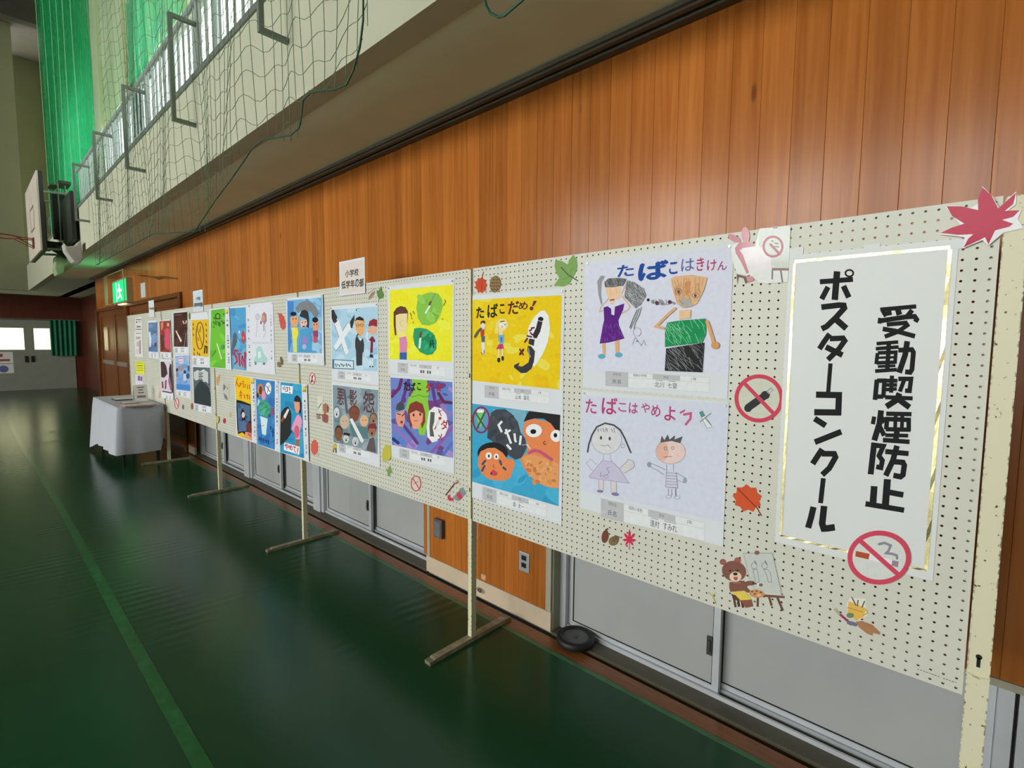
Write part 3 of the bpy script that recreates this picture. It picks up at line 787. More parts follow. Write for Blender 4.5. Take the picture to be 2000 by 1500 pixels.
# dark curtain strip beside the tall gallery window
t = thing('window_curtain', 'dark green curtain strip beside the tall gallery window', 'curtain', (-9.35, GY-0.06, 4.6))
MB().grid(lambda u, v: (-9.75+0.72*u, GY-0.08+0.03*math.sin(u*25), 6.4-1.9*v), 30, 4).build('cloth', mat('dark_green_curtain', K(16, 62, 46, 1.0), 0.8), t, smooth=True)
# curtain at the far door
t = thing('door_curtain', 'short green curtain hanging at the far door', 'curtain', (XF+0.1, 0.45, 0.98))
MB().grid(lambda u, v: (XF+0.12+0.03*math.sin(u*34), 0.15+0.60*u*(1-0.03*v), 2.03-1.05*v), 40, 5).build('cloth', mat('green_curtain', K(20, 110, 76, 1.0), 0.7, var=0.1), t, smooth=True)
MB().tube([(XF+0.1, -1.3, 2.04), (XF+0.1, 0.85, 2.04)], 0.012, 8).build('curtain_rail', STEEL, t)
# notices on the far door
for nm, z0, z1, lab in (('top', 0.78, 1.10, 'white notice with red print on the far door'), ('low', 0.50, 0.76, 'white notice with a blue drawing on the far door')):
    t = thing('door_notice', lab, 'notice', (XF+0.03, -0.85, z0), 'notices on the far door')
    MB().box(XF+0.021, XF+0.023, -1.05, -0.655, z0, z1).build('paper', mat('white_card', K(214, 212, 204)), t)
    q = MB()
    if nm == 'top': q.box(XF+0.0232, XF+0.0238, -1.0, -0.86, z1-0.14, z1-0.05).box(XF+0.0232, XF+0.0238, -1.0, -0.72, z0+0.06, z0+0.12)
    else: q.cyl((XF+0.0232, -0.86, z0+0.12), (1, 0, 0), 0.10, 0.0006, 16)
    q.build('print', mat('red_print' if nm == 'top' else 'blue_print', K(150, 70, 70) if nm == 'top' else K(90, 100, 150)), t)

# ------------------------------------------------------------------ basketball hoop on the parapet
HY = -0.75
t = thing('basketball_hoop', 'wall mounted basketball hoop with white backboard folded against the gallery', 'basketball hoop', (-11.1, EY, 2.77))
hx0, hx1, hz0, hz1 = -12.0, -10.2, 2.765, 3.895
bbd = MB().box(hx0, hx1, HY-0.02, HY, hz0, hz1).build('backboard', mat('white_backboard', K(190, 180, 164), 0.5, var=0.08, scale=3), t)
fr = MB()
fr.box(hx0, hx1, HY, HY+0.05, hz1-0.05, hz1).box(hx0, hx1, HY, HY+0.05, hz0, hz0+0.05).box(hx0, hx0+0.05, HY, HY+0.05, hz0+0.05, hz1-0.05).box(hx1-0.05, hx1, HY, HY+0.05, hz0+0.05, hz1-0.05)
fr.build('board_frame', mat('dark_frame', K(38, 42, 34), 0.5), bbd)
LN = mat('board_line', K(120, 84, 66), 0.5)
lx, lz = -11.1, 3.16
MB().box(lx-0.28, lx-0.25, HY-0.0215, HY-0.0202, lz, lz+0.36).box(lx+0.25, lx+0.28, HY-0.0215, HY-0.0202, lz, lz+0.36).box(lx-0.25, lx+0.25, HY-0.0215, HY-0.0202, lz+0.33, lz+0.36).box(lx-0.25, lx+0.25, HY-0.0215, HY-0.0202, lz, lz+0.03).build('target_square', LN, bbd)
RIM = mat('red_rim', K(120, 40, 34), 0.4, metal=0.2)
rz = 3.03; ryc = HY-0.02-0.15-0.225
rimo = MB().tube([(lx+0.225*math.cos(a), ryc+0.225*math.sin(a), rz) for a in np.linspace(0, 2*math.pi, 28, endpoint=False)], 0.010, 8, close=True).build('rim', RIM, t)
rb = MB().box(lx-0.09, lx+0.09, HY-0.032, HY-0.02, rz-0.14, rz+0.02)
for s in (-1, 1):
    rb.tube([(lx+s*0.07, HY-0.02, rz), (lx+s*0.12, ryc+0.19, rz)], 0.008, 6); rb.tube([(lx+s*0.07, HY-0.02, rz-0.13), (lx+s*0.15, ryc+0.165, rz-0.01)], 0.007, 6)
rb.build('rim_bracket', RIM, rimo)
GREYCH = mat('grey_channel', K(176, 184, 166, 1.0), 0.5); BLK = mat('black_machine', K(26, 28, 22), 0.5, var=0.3, scale=14)
def pxbox(name, x0, y0, x1, y1, X, dx, m):
    a = at(x0, y0, X=X); b = at(x1, y1, X=X)
    MB().box(X-dx, X, min(a[1], b[1]), max(a[1], b[1]), min(a[2], b[2]), max(a[2], b[2])).build(name, m, t)
pxbox('channel', 112.5, 358, 120.5, 468, -10.85, 0.12, GREYCH)
pxbox('channel', 127, 362, 134.5, 468, -10.85, 0.12, GREYCH)
pxbox('motor_housing', 136, 372, 151, 468, -9.75, 0.9, BLK)
pxbox('back_frame', 99, 372, 136, 470, -11.1, 0.06, BLK)
pxbox('link_arm', 101, 372, 111, 462, -10.9, 0.08, BLK)
pxbox('link_arm', 87, 396, 93, 470, -10.9, 0.08, BLK)
pxbox('top_plate', 97, 358, 112, 364, -10.88, 0.3, mat('olive_plate', K(70, 76, 56), 0.5))
pxbox('top_plate', 113, 351, 139, 361, -10.84, 0.4, mat('olive_plate', K(70, 76, 56), 0.5))
pxbox('base_plate', 88, 470, 122, 480, -10.9, 0.5, BLK)
a = at(104, 484, X=-10.9); b = at(122, 492, X=-10.9)
MB().tube([(-10.9, a[1], a[2]), (-11.0, b[1], b[2]), (-11.1, b[1]+0.05, b[2]-0.03)], 0.05, 10).build('link_arm', BLK, t)
for z in (3.72, 2.86):
    for xx in (-11.5, -10.75): MB().tube([(xx, HY+0.05, z), (xx+0.02, EY-0.002, z+0.02)], 0.018, 8).build('stay_tube', GREYCH, t)
a = at(95.5, 440, X=-10.9); MB().cyl((-10.9, a[1], a[2]-0.14), (0, 0, 1), 0.018, 0.26, 12).build('ram_cylinder', mat('pale_ram', K(190, 210, 190), 0.3, metal=0.4), t)
a = at(94, 482, X=-10.9); MB().cyl((-11.0, a[1], a[2]), (1, 0, 0), 0.06, 0.12, 18).build('drum', BLK, t)
pts = [at(x, y, X=-9.35) for x, y in ((125, 474), (131, 481), (147, 480), (152, 473), (158, 470), (161, 490), (163, 506), (155, 515), (144, 511), (136, 500), (128, 489))]
pr = MB().prism([(p[1], p[2]) for p in pts], lambda q: (-9.35, q[0], q[1]), lambda q: (-9.62, q[0], q[1]))
tag(pr.build('cloth_bag', mat('white_bag', K(168, 164, 158), 0.8), None, bevel=0.03), 'white cloth bag hanging under the basketball hoop frame', 'bag')
pts = [at(x, y, X=-11.2) for x, y in ((108, 500), (128, 497), (134, 512), (126, 522), (124, 533), (111, 538), (106, 525))]
pr = MB().prism([(p[1], p[2]) for p in pts], lambda q: (-11.2, q[0], q[1]), lambda q: (-11.5, q[0], q[1]))
tag(pr.build('plastic_bag', mat('pale_green_bag', K(150, 164, 128), 0.6), None, bevel=0.02), 'pale crumpled plastic bag hanging below the parapet behind the hoop', 'bag')
# ------------------------------------------------------------------ flat print: posters, stickers, lettering
_GL = {}
def glyph(s):
    if s not in _GL:
        cu = bpy.data.curves.new('lettering', 'FONT'); cu.body = s; cu.resolution_u = 3
        ob = bpy.data.objects.new('lettering', cu)
        me = bpy.data.meshes.new_from_object(ob)
        v = np.array([tuple(p.co) for p in me.vertices]) if len(me.vertices) else np.zeros((0, 3))
        f = [tuple(p.vertices) for p in me.polygons]
        bpy.data.objects.remove(ob); bpy.data.curves.remove(cu); bpy.data.meshes.remove(me)
        _GL[s] = (v, f)
    return _GL[s]

def clip_poly(P, Q):
    c = sum(q[0] for q in Q)/len(Q), sum(q[1] for q in Q)/len(Q)
    for i in range(len(Q)):
        a, b = Q[i], Q[(i+1) % len(Q)]
        nx, ny = b[1]-a[1], a[0]-b[0]
        if (c[0]-a[0])*nx+(c[1]-a[1])*ny < 0: nx, ny = -nx, -ny
        out = []
        for j in range(len(P)):
            p, q = P[j], P[(j+1) % len(P)]
            dp = (p[0]-a[0])*nx+(p[1]-a[1])*ny; dq = (q[0]-a[0])*nx+(q[1]-a[1])*ny
            if dp >= 0: out.append(p)
            if (dp >= 0) != (dq >= 0):
                t = dp/(dp-dq); out.append((p[0]+(q[0]-p[0])*t, p[1]+(q[1]-p[1])*t))
        P = out
        if len(P) < 3: return []
    return P

LAY_NEAR, LAY_FAR = 0.000009, 0.00005
class Art:
    """ink shapes given in magnified photo pixels (origin ox,oy, factor s), laid on a sheet at depth Y"""
    def __init__(s, reg, Y, clip=None):
        s.ox, s.oy, s.k = reg; s.Y = Y; s.lay = LAY_FAR if (reg[0] < 450 and reg[0] > 0) else LAY_NEAR; s.n = 0; s.v = []; s.f = []; s.c = []; s.clip = clip
    def W(s, p, n=None):
        return at(s.ox+p[0]/s.k, s.oy+p[1]/s.k, Y=s.Y-(s.n if n is None else n)*s.lay)
    def _add(s, P, col):
        if s.clip: P = clip_poly(P, s.clip)
        if len(P) < 3: return
        b = len(s.v); s.v += [tuple(s.W(p)) for p in P]
        s.f.append(tuple(range(b, b+len(P)))); s.c.append(col)
    def poly(s, col, pts): s.n += 1; s._add(list(pts), K(*col)); return s
    def rect(s, col, x0, y0, x1, y1): return s.poly(col, [(x0, y0), (x1, y0), (x1, y1), (x0, y1)])
    def ell(s, col, cx, cy, rx, ry, rot=0, n=22):
        c, q = math.cos(rot), math.sin(rot)
        return s.poly(col, [(cx+rx*math.cos(t)*c-ry*math.sin(t)*q, cy+rx*math.cos(t)*q+ry*math.sin(t)*c) for t in np.linspace(0, 2*math.pi, n, endpoint=False)])
    def line(s, col, pts, w, closed=False, cap=True, square=False):
        """one ribbon of even width with mitred joints"""
        s.n += 1; C = K(*col); h = w/2
        P = [pts[0]]+[q for p_, q in zip(pts, pts[1:]) if math.hypot(q[0]-p_[0], q[1]-p_[1]) > 1e-3]
        m = len(P)
        if m < 2: return s
        Lf, Rt = [], []
        for i in range(m):
            a = P[i-1] if (i > 0 or closed) else None; b = P[(i+1) % m] if (i < m-1 or closed) else None
            d = []
            for u, v in ((a, P[i]), (P[i], b)):
                if u is None or v is None: continue
                l = math.hypot(v[0]-u[0], v[1]-u[1]) or 1e-6; d.append(((v[0]-u[0])/l, (v[1]-u[1])/l))
            n = [(-q[1], q[0]) for q in d]
            nx, ny = sum(q[0] for q in n), sum(q[1] for q in n); l = math.hypot(nx, ny) or 1e-6; nx, ny = nx/l, ny/l
            k = h/max(0.45, nx*n[0][0]+ny*n[0][1])
            Lf.append((P[i][0]+nx*k, P[i][1]+ny*k)); Rt.append((P[i][0]-nx*k, P[i][1]-ny*k))
        for i in range(m if closed else m-1):
            j = (i+1) % m
            s._add([Lf[i], Lf[j], Rt[j], Rt[i]], C)
        if cap and not square and not closed and w > 3:
            for e, o in ((0, 1), (m-1, m-2)):
                an = math.atan2(P[e][1]-P[o][1], P[e][0]-P[o][0])
                s._add([(P[e][0]+h*math.cos(an+t), P[e][1]+h*math.sin(an+t)) for t in np.linspace(-math.pi/2, math.pi/2, 6)], C)
        return s
    def ring(s, col, cx, cy, rx, ry, w, n=32):
        return s.line(col, [(cx+rx*math.cos(t), cy+ry*math.sin(t)) for t in np.linspace(0, 2*math.pi, n, endpoint=False)], w, closed=True, cap=False)
    def scrib(s, col, quad, n, w, ang=1.0, seed=1):
        """crayon strokes inside a convex patch"""
        rn = random.Random(seed); C = K(*col)
        xs = [p[0] for p in quad]; ys = [p[1] for p in quad]
        for i in range(n):
            x = rn.uniform(min(xs), max(xs)); y = rn.uniform(min(ys), max(ys)); l = rn.uniform(0.15, 0.5)*(max(xs)-min(xs)+max(ys)-min(ys))/2
            a = ang+rn.uniform(-0.35, 0.35); dx, dy = math.cos(a)*l/2, math.sin(a)*l/2; nx, ny = -math.sin(a)*w/2, math.cos(a)*w/2
            P = clip_poly([(x-dx+nx, y-dy+ny), (x+dx+nx, y+dy+ny), (x+dx-nx, y+dy-ny), (x-dx-nx, y-dy-ny)], quad)
            if len(P) > 2: s.n += 1; s._add(P, C)
        return s
    def wash(s, cols, n, r, seed=1, box=None):
        """uneven paint patches over the whole picture"""
        rn = random.Random(seed); q = box or s.clip
        xs = [p[0] for p in q]; ys = [p[1] for p in q]
        for i in range(n):
            s.n += 1
            c = cols[i % len(cols)]; a = rn.uniform(0, 3.1); rr = rn.uniform(0.5, 1.3)*r
            cx, cy = rn.uniform(min(xs), max(xs)), rn.uniform(min(ys), max(ys)); e = rn.uniform(0.3, 0.7)
            P = [(cx+rr*math.cos(t)*math.cos(a)-rr*e*math.sin(t)*math.sin(a), cy+rr*math.cos(t)*math.sin(a)+rr*e*math.sin(t)*math.cos(a)) for t in np.linspace(0, 6.28, 12, endpoint=False)]
            s._add(P, K(*c))
        return s
    def text(s, col, st, x0, y0, x1, y1, bold=0.0, rot=False):
        """lettering filling the box whose bottom-left is (x0,y0) and top-right (x1,y1)"""
        v, f = glyph(st)
        if not len(v): return s
        s.n += 1; lo = v.min(0); hi = v.max(0); sp = np.maximum(hi-lo, 1e-6)
        C = K(*col); offs = [(0, 0)] if not bold else [(0, 0), (bold, 0), (0, bold), (-bold, 0), (0, -bold)]
        for dx, dy in offs:
            s.n += 1
            A = s.W((x0, y0)); B = s.W((x1, y1)); b = len(s.v)
            ex, ez = dx*abs(B[0]-A[0]), dy*abs(B[2]-A[2])
            for p in v:
                u, w_ = (p[0]-lo[0])/sp[0], (p[1]-lo[1])/sp[1]
                s.v.append((A[0]+(B[0]-A[0])*u+ex, s.Y-s.n*s.lay, A[2]+(B[2]-A[2])*w_+ez))
            for q in f: s.f.append(tuple(b+i for i in q)); s.c.append(C)
        return s
    def build(s, name, parent=None, m=None):
        me = bpy.data.meshes.new(name); off = wloc(parent) if parent else Vector((0, 0, 0))
        me.from_pydata([(a-off[0], b-off[1], c-off[2]) for a, b, c in s.v], [], s.f); me.update()
        ca = me.color_attributes.new('ink', 'FLOAT_COLOR', 'CORNER')
        buf = []
        for q, c in zip(s.f, s.c): buf += list(c)*len(q)
        ca.data.foreach_set('color', buf)
        me.materials.append(m or INK)
        o = bpy.data.objects.new(name, me); COL.objects.link(o)
        if parent: o.parent = parent
        return o

PAPER = mat('white_paper', K(214, 216, 222, 1.12), 0.7, var=0.015, scale=6, bump=0.05, bscale=8)
PINM = mat('steel_pin', K(150, 150, 145), 0.35, metal=0.6)
def rect_of(reg, q, Y):
    P = [at(reg[0]+x/reg[2], reg[1]+y/reg[2], Y=Y) for x, y in q]      # TL TR BR BL
    return (P[0][0]+P[3][0])/2, (P[1][0]+P[2][0])/2, (P[2][2]+P[3][2])/2, (P[0][2]+P[1][2])/2

def poster(label, reg, paper, pic, y0=0.0, base=None, pins=True, name='poster', group='posters pinned to the pegboards', cat='poster', pm=None):
    Yp = -0.0012-y0
    x0, x1, z0, z1 = rect_of(reg, paper, Yp)
    t = thing(name, label, cat, ((x0+x1)/2, Yp, z0), group)
    nx, nz = 8, 8
    b = MB(); wv = random.uniform(0, 6)
    # a sheet with a slight curl towards its lower edge and corners
    def cur(u, v): return 0.0
    b.box(x0, x1, Yp-0.0005, Yp, z0, z1)
    b.build('sheet', pm or PAPER, t)
    if pins:
        for x in (x0+0.012, x1-0.012): MB().cyl((x, Yp-0.0005, z1-0.012), (0, -1, 0), 0.0045, 0.003, 10).build('pin', PINM, t)
    A = Art(reg, Yp-0.0006, clip=list(pic))
    if base: A.poly(base, pic)
    return t, A

GREYCELL = (186, 186, 190)
def name_card(t, reg, x0, y0, x1, y1, dy, Y, school=None, grade=None, name=None, kana=False):
    """printed strip under a picture: dy is how far its right end sits lower than its left end"""
    A = Art(reg, Y)
    w_, h = x1-x0, y1-y0
    def P(u, v): return (x0+w_*u, y0+h*v+dy*u)
    def cell(col, u0, v0, u1, v1): A.poly(col, [P(u0, v0), P(u1, v0), P(u1, v1), P(u0, v1)])
    cell((222, 223, 226), 0, 0, 1, 1)
    cell(GREYCELL, 0, 0, 0.22, 1); cell(GREYCELL, 0.455, 0, 0.72, 0.36)
    lw = max(1.0, h*0.012)
    for u, v, u2, v2 in ((0, 0, 1, 0), (1, 0, 1, 1), (0, 1, 1, 1), (0.22, 0.36, 1, 0.36)): A.line((176, 178, 182), [P(u, v), P(u2, v2)], lw, cap=False)
    def T(st, u0, v0, u1, v1, col=(70, 70, 74)):
        a = P(u0, v1); b = P(u1, v0); A.text(col, st, a[0], a[1], b[0], b[1])
    T('学校名', 0.07, 0.08, 0.15, 0.28, (110, 110, 114)); T('氏名', 0.07, 0.52, 0.15, 0.80)
    T('学年', 0.56, 0.08, 0.61, 0.28, (110, 110, 114))
    if school: T(school, 0.27, 0.05, 0.40, 0.25)
    if grade: T(grade, 0.83, 0.06, 0.88, 0.27)
    if name:
        u = 0.475; n = len(name.replace(' ', ''))
        for part in name.split(' '):
            wd = 0.045*len(part); T(part, u, 0.52, u+wd, 0.88, (44, 44, 48))
            if kana: cell((150, 150, 154), u+0.01, 0.40, u+wd-0.01, 0.44)
            u += wd+0.035
    else:
        for u in (0.48, 0.53, 0.62, 0.67): cell((90, 90, 94), u, 0.54, u+0.035, 0.84)
    A.build('name_card', t)
SKIN = (226, 168, 120)
# ================= board 1: pencil poster 'tabako wa kiken'
R5 = (1120, 460, 4.838)
t, A = poster('crayon poster of a girl in a purple dress and a man in a green shirt', R5, [(110, 235), (1500, 62), (1474, 1500), (88, 1478)], [(108, 285), (1492, 110), (1468, 1302), (95, 1262)], base=(214, 214, 230))
BL = (28, 74, 152)
A.text(BL, 'た', 415, 392, 570, 270, 0.03).text(BL, 'ば', 620, 425, 890, 232, 0.045).text(BL, 'こ', 905, 365, 985, 250, 0.04)
A.text((90, 100, 150), 'は', 1018, 340, 1142, 212, 0.008).text((176, 44, 92), 'き', 1162, 335, 1236, 205, 0.012).text((176, 44, 92), 'け', 1262, 336, 1352, 225, 0.012).text((150, 50, 110), 'ん', 1362, 330, 1450, 238, 0.012)
G = (126, 126, 130)
A.poly((150, 150, 152), [(225, 430), (262, 378), (300, 385), (268, 440), (262, 560), (275, 640), (262, 660), (236, 560)])
A.poly(G, [(290, 440), (330, 405), (430, 398), (505, 410), (490, 450), (470, 475), (380, 490), (300, 490)])
A.scrib((80, 80, 84), [(290, 440), (330, 405), (505, 410), (470, 478), (300, 490)], 40, 5, 1.4, 3)
A.poly((236, 196, 160), [(300, 490), (380, 490), (445, 475), (440, 540), (395, 600), (380, 650), (355, 650), (325, 590)])
A.line((228, 180, 140), [(345, 500), (352, 560)], 10).line((228, 180, 140), [(400, 490), (410, 545)], 12).line((178, 40, 70), [(350, 610), (382, 606)], 12)
A.line((200, 176, 160), [(330, 600), (262, 672), (244, 722), (290, 705)], 10).line((214, 176, 150), [(500, 455), (450, 560), (535, 668), (520, 700), (455, 735)], 12).line((232, 196, 170), [(455, 560), (410, 590)], 26)
PU = (92, 30, 128)
A.poly(PU, [(285, 680), (320, 668), (355, 690), (358, 745), (385, 755), (392, 672), (480, 642), (470, 700), (425, 800), (430, 850), (482, 972), (440, 985), (330, 1012), (248, 1022), (275, 860), (290, 800)])
A.scrib((128, 70, 160), [(280, 830), (420, 830), (470, 965), (260, 1010)], 36, 4, 1.3, 5)
A.poly((222, 170, 124), [(272, 1022), (302, 1016), (300, 1130), (276, 1130)]).poly((222, 170, 124), [(392, 996), (434, 990), (432, 1112), (398, 1112)])
A.ell((96, 168, 198), 266, 1142, 34, 24).ell((96, 168, 198), 428, 1128, 36, 24)
# smoke scribble
sm = [(505, 420), (575, 440), (665, 500), (690, 570), (640, 650), (590, 690), (540, 640), (480, 580)]
A.poly((176, 176, 182), sm); A.scrib((96, 96, 98), sm, 110, 4, 1.1, 9); A.scrib((130, 130, 132), sm, 60, 4, 0.4, 10)
for p in ([(620, 690), (590, 770), (560, 830), (540, 880)], [(640, 680), (620, 750), (585, 820), (570, 880)], [(600, 700), (560, 790), (530, 870)]): A.line((130, 130, 132), p, 7)
A.scrib((150, 150, 152), [(740, 580), (830, 600), (950, 590), (960, 650), (830, 660), (730, 640)], 50, 5, 1.2, 11)
A.ell((60, 40, 60), 704, 608, 12, 15).ell((96, 52, 84), 787, 638, 16, 20).ell((90, 46, 80), 908, 628, 17, 18)
A.ring((176, 176, 186), 600, 910, 36, 40, 4).line((170, 170, 180), [(555, 1030), (580, 960), (640, 1040), (665, 985), (680, 1040)], 5).ell((120, 120, 126), 600, 998, 8, 9)
# man
A.poly((222, 178, 138), [(918, 410), (960, 385), (1120, 370), (1265, 395), (1235, 510), (1170, 640), (1120, 672), (1030, 685), (975, 640), (940, 530)])
A.scrib((204, 150, 104), [(925, 405), (1255, 395), (1170, 620), (980, 640)], 60, 6, 1.5, 12)
A.poly((206, 142, 92), [(1050, 440), (1110, 430), (1100, 540), (1060, 570)])
A.ring((110, 90, 80), 990, 530, 28, 30, 5).ell((96, 76, 72), 994, 532, 13, 18).ring((130, 110, 100), 1155, 568, 34, 22, 5).ell((96, 76, 72), 1152, 568, 13, 14)
A.poly((176, 168, 162), [(1000, 610), (1040, 585), (1100, 600), (1130, 660), (1060, 682), (1010, 665)]).line((150, 120, 110), [(1000, 610), (1040, 650)], 6)
A.poly((230, 190, 150), [(1000, 705), (1110, 700), (1105, 780), (1000, 795)])
A.line((214, 168, 126), [(960, 690), (900, 740), (830, 810), (780, 860), (850, 875)], 26)
gs = [(885, 822), (1010, 802), (1250, 785), (1252, 930), (1215, 1012), (865, 1052), (865, 900)]
A.poly((24, 140, 82), gs); A.scrib((120, 196, 150), gs, 45, 5, 1.0, 13)
bs = [(875, 1068), (1235, 1012), (1215, 1292), (862, 1278)]
A.poly((38, 38, 40), bs); A.scrib((130, 130, 134), bs, 60, 4, 0.9, 14)
A.line((214, 164, 116), [(1262, 815), (1285, 880), (1310, 960), (1325, 1020)], 34).ell((208, 150, 100), 1340, 1038, 40, 36)
A.build('picture', t)
name_card(t, R5, 302, 1280, 1282, 1420, 62, -0.0019, '昭和小学校', '1年', '北川 七望', True)

# ================= board 1: 'tabako wa yameyou'
R6 = (1120, 760, 4.688)
t, A = poster('pale pencil poster of two children with pink lettering along the top', R6, [(72, 38), (1428, 84), (1368, 1442), (62, 1086)], [(78, 60), (1415, 130), (1350, 1212), (66, 930)], base=(208, 210, 226), y0=0.0008)
PK = (178, 66, 116)
for ch, x0, y0, x1, y1 in (('た', 112, 214, 212, 100), ('ば', 260, 222, 402, 84), ('こ', 412, 200, 486, 132), ('は', 508, 218, 590, 132), ('や', 622, 212, 700, 132), ('め', 712, 246, 796, 150), ('よ', 832, 282, 936, 165)): A.text(PK, ch, x0, y0, x1, y1, 0.02)
A.line((190, 70, 120), [(980, 216), (1016, 196)], 16).line((200, 90, 130), [(1012, 232), (1074, 222), (1072, 270), (1030, 322)], 22)
A.poly((84, 146, 134), [(1150, 212), (1182, 196), (1208, 244), (1172, 262)]).poly((224, 226, 230), [(1172, 262), (1208, 244), (1270, 345), (1225, 360)]).line((130, 130, 130), [(1172, 262), (1225, 360), (1270, 345), (1208, 244)], 4).line((120, 130, 120), [(1160, 300), (1258, 222)], 9).line((110, 120, 110), [(1205, 262), (1260, 330)], 8)
A.ell((214, 212, 216), 302, 455, 138, 140); A.ring((150, 150, 156), 302, 455, 138, 140, 4)
A.line((70, 70, 74), [(130, 575), (140, 510), (170, 420), (215, 345), (290, 312), (370, 330), (430, 375), (470, 450), (525, 580)], 15)
A.scrib((140, 140, 146), [(220, 360), (390, 350), (390, 400), (220, 390)], 24, 4, 1.4, 4)
A.ell((66, 66, 72), 252, 446, 10, 17).ell((66, 66, 72), 332, 453, 10, 17).line((150, 130, 130), [(250, 515), (285, 520), (320, 512), (338, 540)], 5).ring((150, 150, 156), 452, 520, 16, 18, 4)
A.line((150, 150, 160), [(278, 598), (268, 660)], 4).line((150, 150, 160), [(336, 598), (350, 665)], 4)
A.poly((196, 190, 214), [(262, 658), (352, 662), (420, 730), (512, 862), (420, 850), (150, 812), (145, 795)]).line((140, 136, 172), [(262, 658), (352, 662), (420, 730), (512, 862), (420, 850), (150, 812), (145, 795)], 4, closed=True)
A.line((150, 140, 180), [(330, 715), (300, 730), (330, 760), (300, 790)], 6).line((150, 140, 180), [(250, 760), (245, 800), (275, 790)], 6).ring((170, 150, 170), 300, 800, 18, 16, 6)
A.line((160, 160, 170), [(210, 690), (160, 640), (115, 680), (160, 735), (180, 742)], 4)
A.poly((212, 204, 206), [(420, 730), (500, 660), (555, 660), (555, 710), (470, 768)]).line((150, 146, 156), [(420, 730), (490, 665), (500, 645), (540, 655), (560, 690), (550, 720), (468, 768)], 5)
A.rect((214, 204, 206), 230, 830, 274, 925).rect((214, 204, 206), 342, 845, 392, 945)
A.line((150, 146, 160), [(232, 828), (232, 925)], 4).line((150, 146, 160), [(274, 832), (274, 928)], 4).line((150, 146, 160), [(342, 842), (344, 945)], 4).line((150, 146, 160), [(392, 846), (394, 950)], 4)
A.ell((128, 124, 158), 244, 935, 30, 13, 0.1).ell((128, 124, 158), 382, 962, 36, 16, 0.15)
A.ell((228, 200, 194), 890, 575, 135, 110); A.ell((224, 176, 160), 815, 570, 56, 88); A.ring((160, 150, 156), 890, 575, 135, 110, 4)
A.poly((86, 86, 90), [(795, 490), (808, 425), (832, 468), (862, 415), (880, 462), (930, 422), (925, 462), (1000, 432), (978, 495), (900, 475)])
A.ring((110, 100, 110), 842, 542, 12, 15, 5).ring((130, 120, 120), 908, 540, 12, 14, 5).line((150, 90, 90), [(830, 622), (900, 615)], 5)
A.line((150, 150, 160), [(850, 690), (855, 750)], 5).line((150, 150, 160), [(915, 690), (915, 755)], 5)
A.poly((206, 204, 220), [(850, 755), (940, 765), (955, 905), (845, 895)])
for q in range(6): A.line((140, 146, 164), [(850, 765+q*26), (945, 772+q*26)], 5)
A.line((140, 146, 164), [(850, 755), (845, 895), (955, 908), (940, 765)], 5).line((150, 150, 166), [(845, 740), (760, 700), (690, 670)], 6).line((150, 150, 166), [(830, 785), (760, 740), (690, 705)], 6).ell((150, 150, 160), 692, 690, 18, 24)
A.line((140, 146, 164), [(940, 765), (1030, 815)], 5).line((140, 146, 164), [(945, 830), (1015, 860)], 5).ell((160, 160, 176), 1020, 835, 18, 24)
A.line((150, 150, 160), [(870, 910), (868, 970)], 5).line((150, 150, 160), [(900, 912), (898, 975)], 5).line((120, 120, 130), [(935, 915), (938, 978)], 9).ring((160, 160, 170), 870, 985, 24, 14, 4).ring((160, 160, 170), 950, 992, 26, 15, 4)
A.build('picture', t)
name_card(t, R6, 252, 1000, 1200, 1170, 222, -0.0028, '昭和小学校', '2年', '逢村 すみれ', True)

# ================= board 1: yellow 'tabako dame!'
R3 = (900, 480, 5.0)
t, A = poster('yellow poster with a long dark cigarette and two small children', R3, [(92, 492), (1012, 405), (1000, 1560), (84, 1505)], [(108, 528), (988, 482), (965, 1405), (97, 1315)], base=(236, 196, 12))
A.wash([(242, 206, 40), (230, 186, 10), (240, 200, 20), (244, 214, 80)], 60, 60, 2)
ink = (34, 30, 34); mar = (96, 30, 52)
A.text(ink, 'た', 152, 706, 225, 598, 0.035).text(ink, 'ば', 262, 702, 360, 565, 0.025).text(ink, 'こ', 380, 662, 428, 572, 0.04).text(mar, 'だ', 462, 668, 566, 540, 0.03).text(mar, 'め', 566, 625, 652, 545, 0.025)
A.poly((108, 40, 60), [(712, 535), (742, 540), (712, 590), (695, 588)]).ell((108, 40, 60), 690, 612, 18, 20)
A.poly((232, 232, 240), [(770, 640), (820, 630), (858, 690), (872, 800), (850, 940), (800, 1060), (720, 1180), (690, 1170), (700, 1000), (650, 900), (660, 800), (700, 720)])
A.ell((30, 26, 28), 780, 716, 27, 23).poly((48, 40, 46), [(752, 730), (800, 740), (775, 840), (740, 905), (708, 900), (705, 862), (735, 800)]).line((220, 220, 226), [(762, 732), (798, 742)], 5)
A.poly((54, 48, 52), [(668, 905), (722, 915), (712, 980), (660, 955)]).line((230, 230, 232), [(668, 900), (722, 912)], 6)
A.poly((52, 54, 60), [(655, 975), (690, 985), (725, 1030), (715, 1130), (690, 1200), (640, 1240), (590, 1245), (520, 1190), (520, 1165), (575, 1140), (560, 1175), (600, 1180), (660, 1140), (672, 1090), (650, 1020)])
A.line((200, 200, 204), [(662, 1000), (668, 1060), (682, 1085)], 5)
for q in ([(672, 830), (690, 820)], [(690, 805), (715, 800)], [(650, 880), (690, 890)], [(680, 850), (700, 870)], [(625, 940), (650, 905)]): A.line((110, 40, 62), q, 17)
A.line((90, 36, 50), [(578, 1060), (610, 1015)], 22).line((90, 36, 50), [(575, 1010), (610, 1065)], 14)
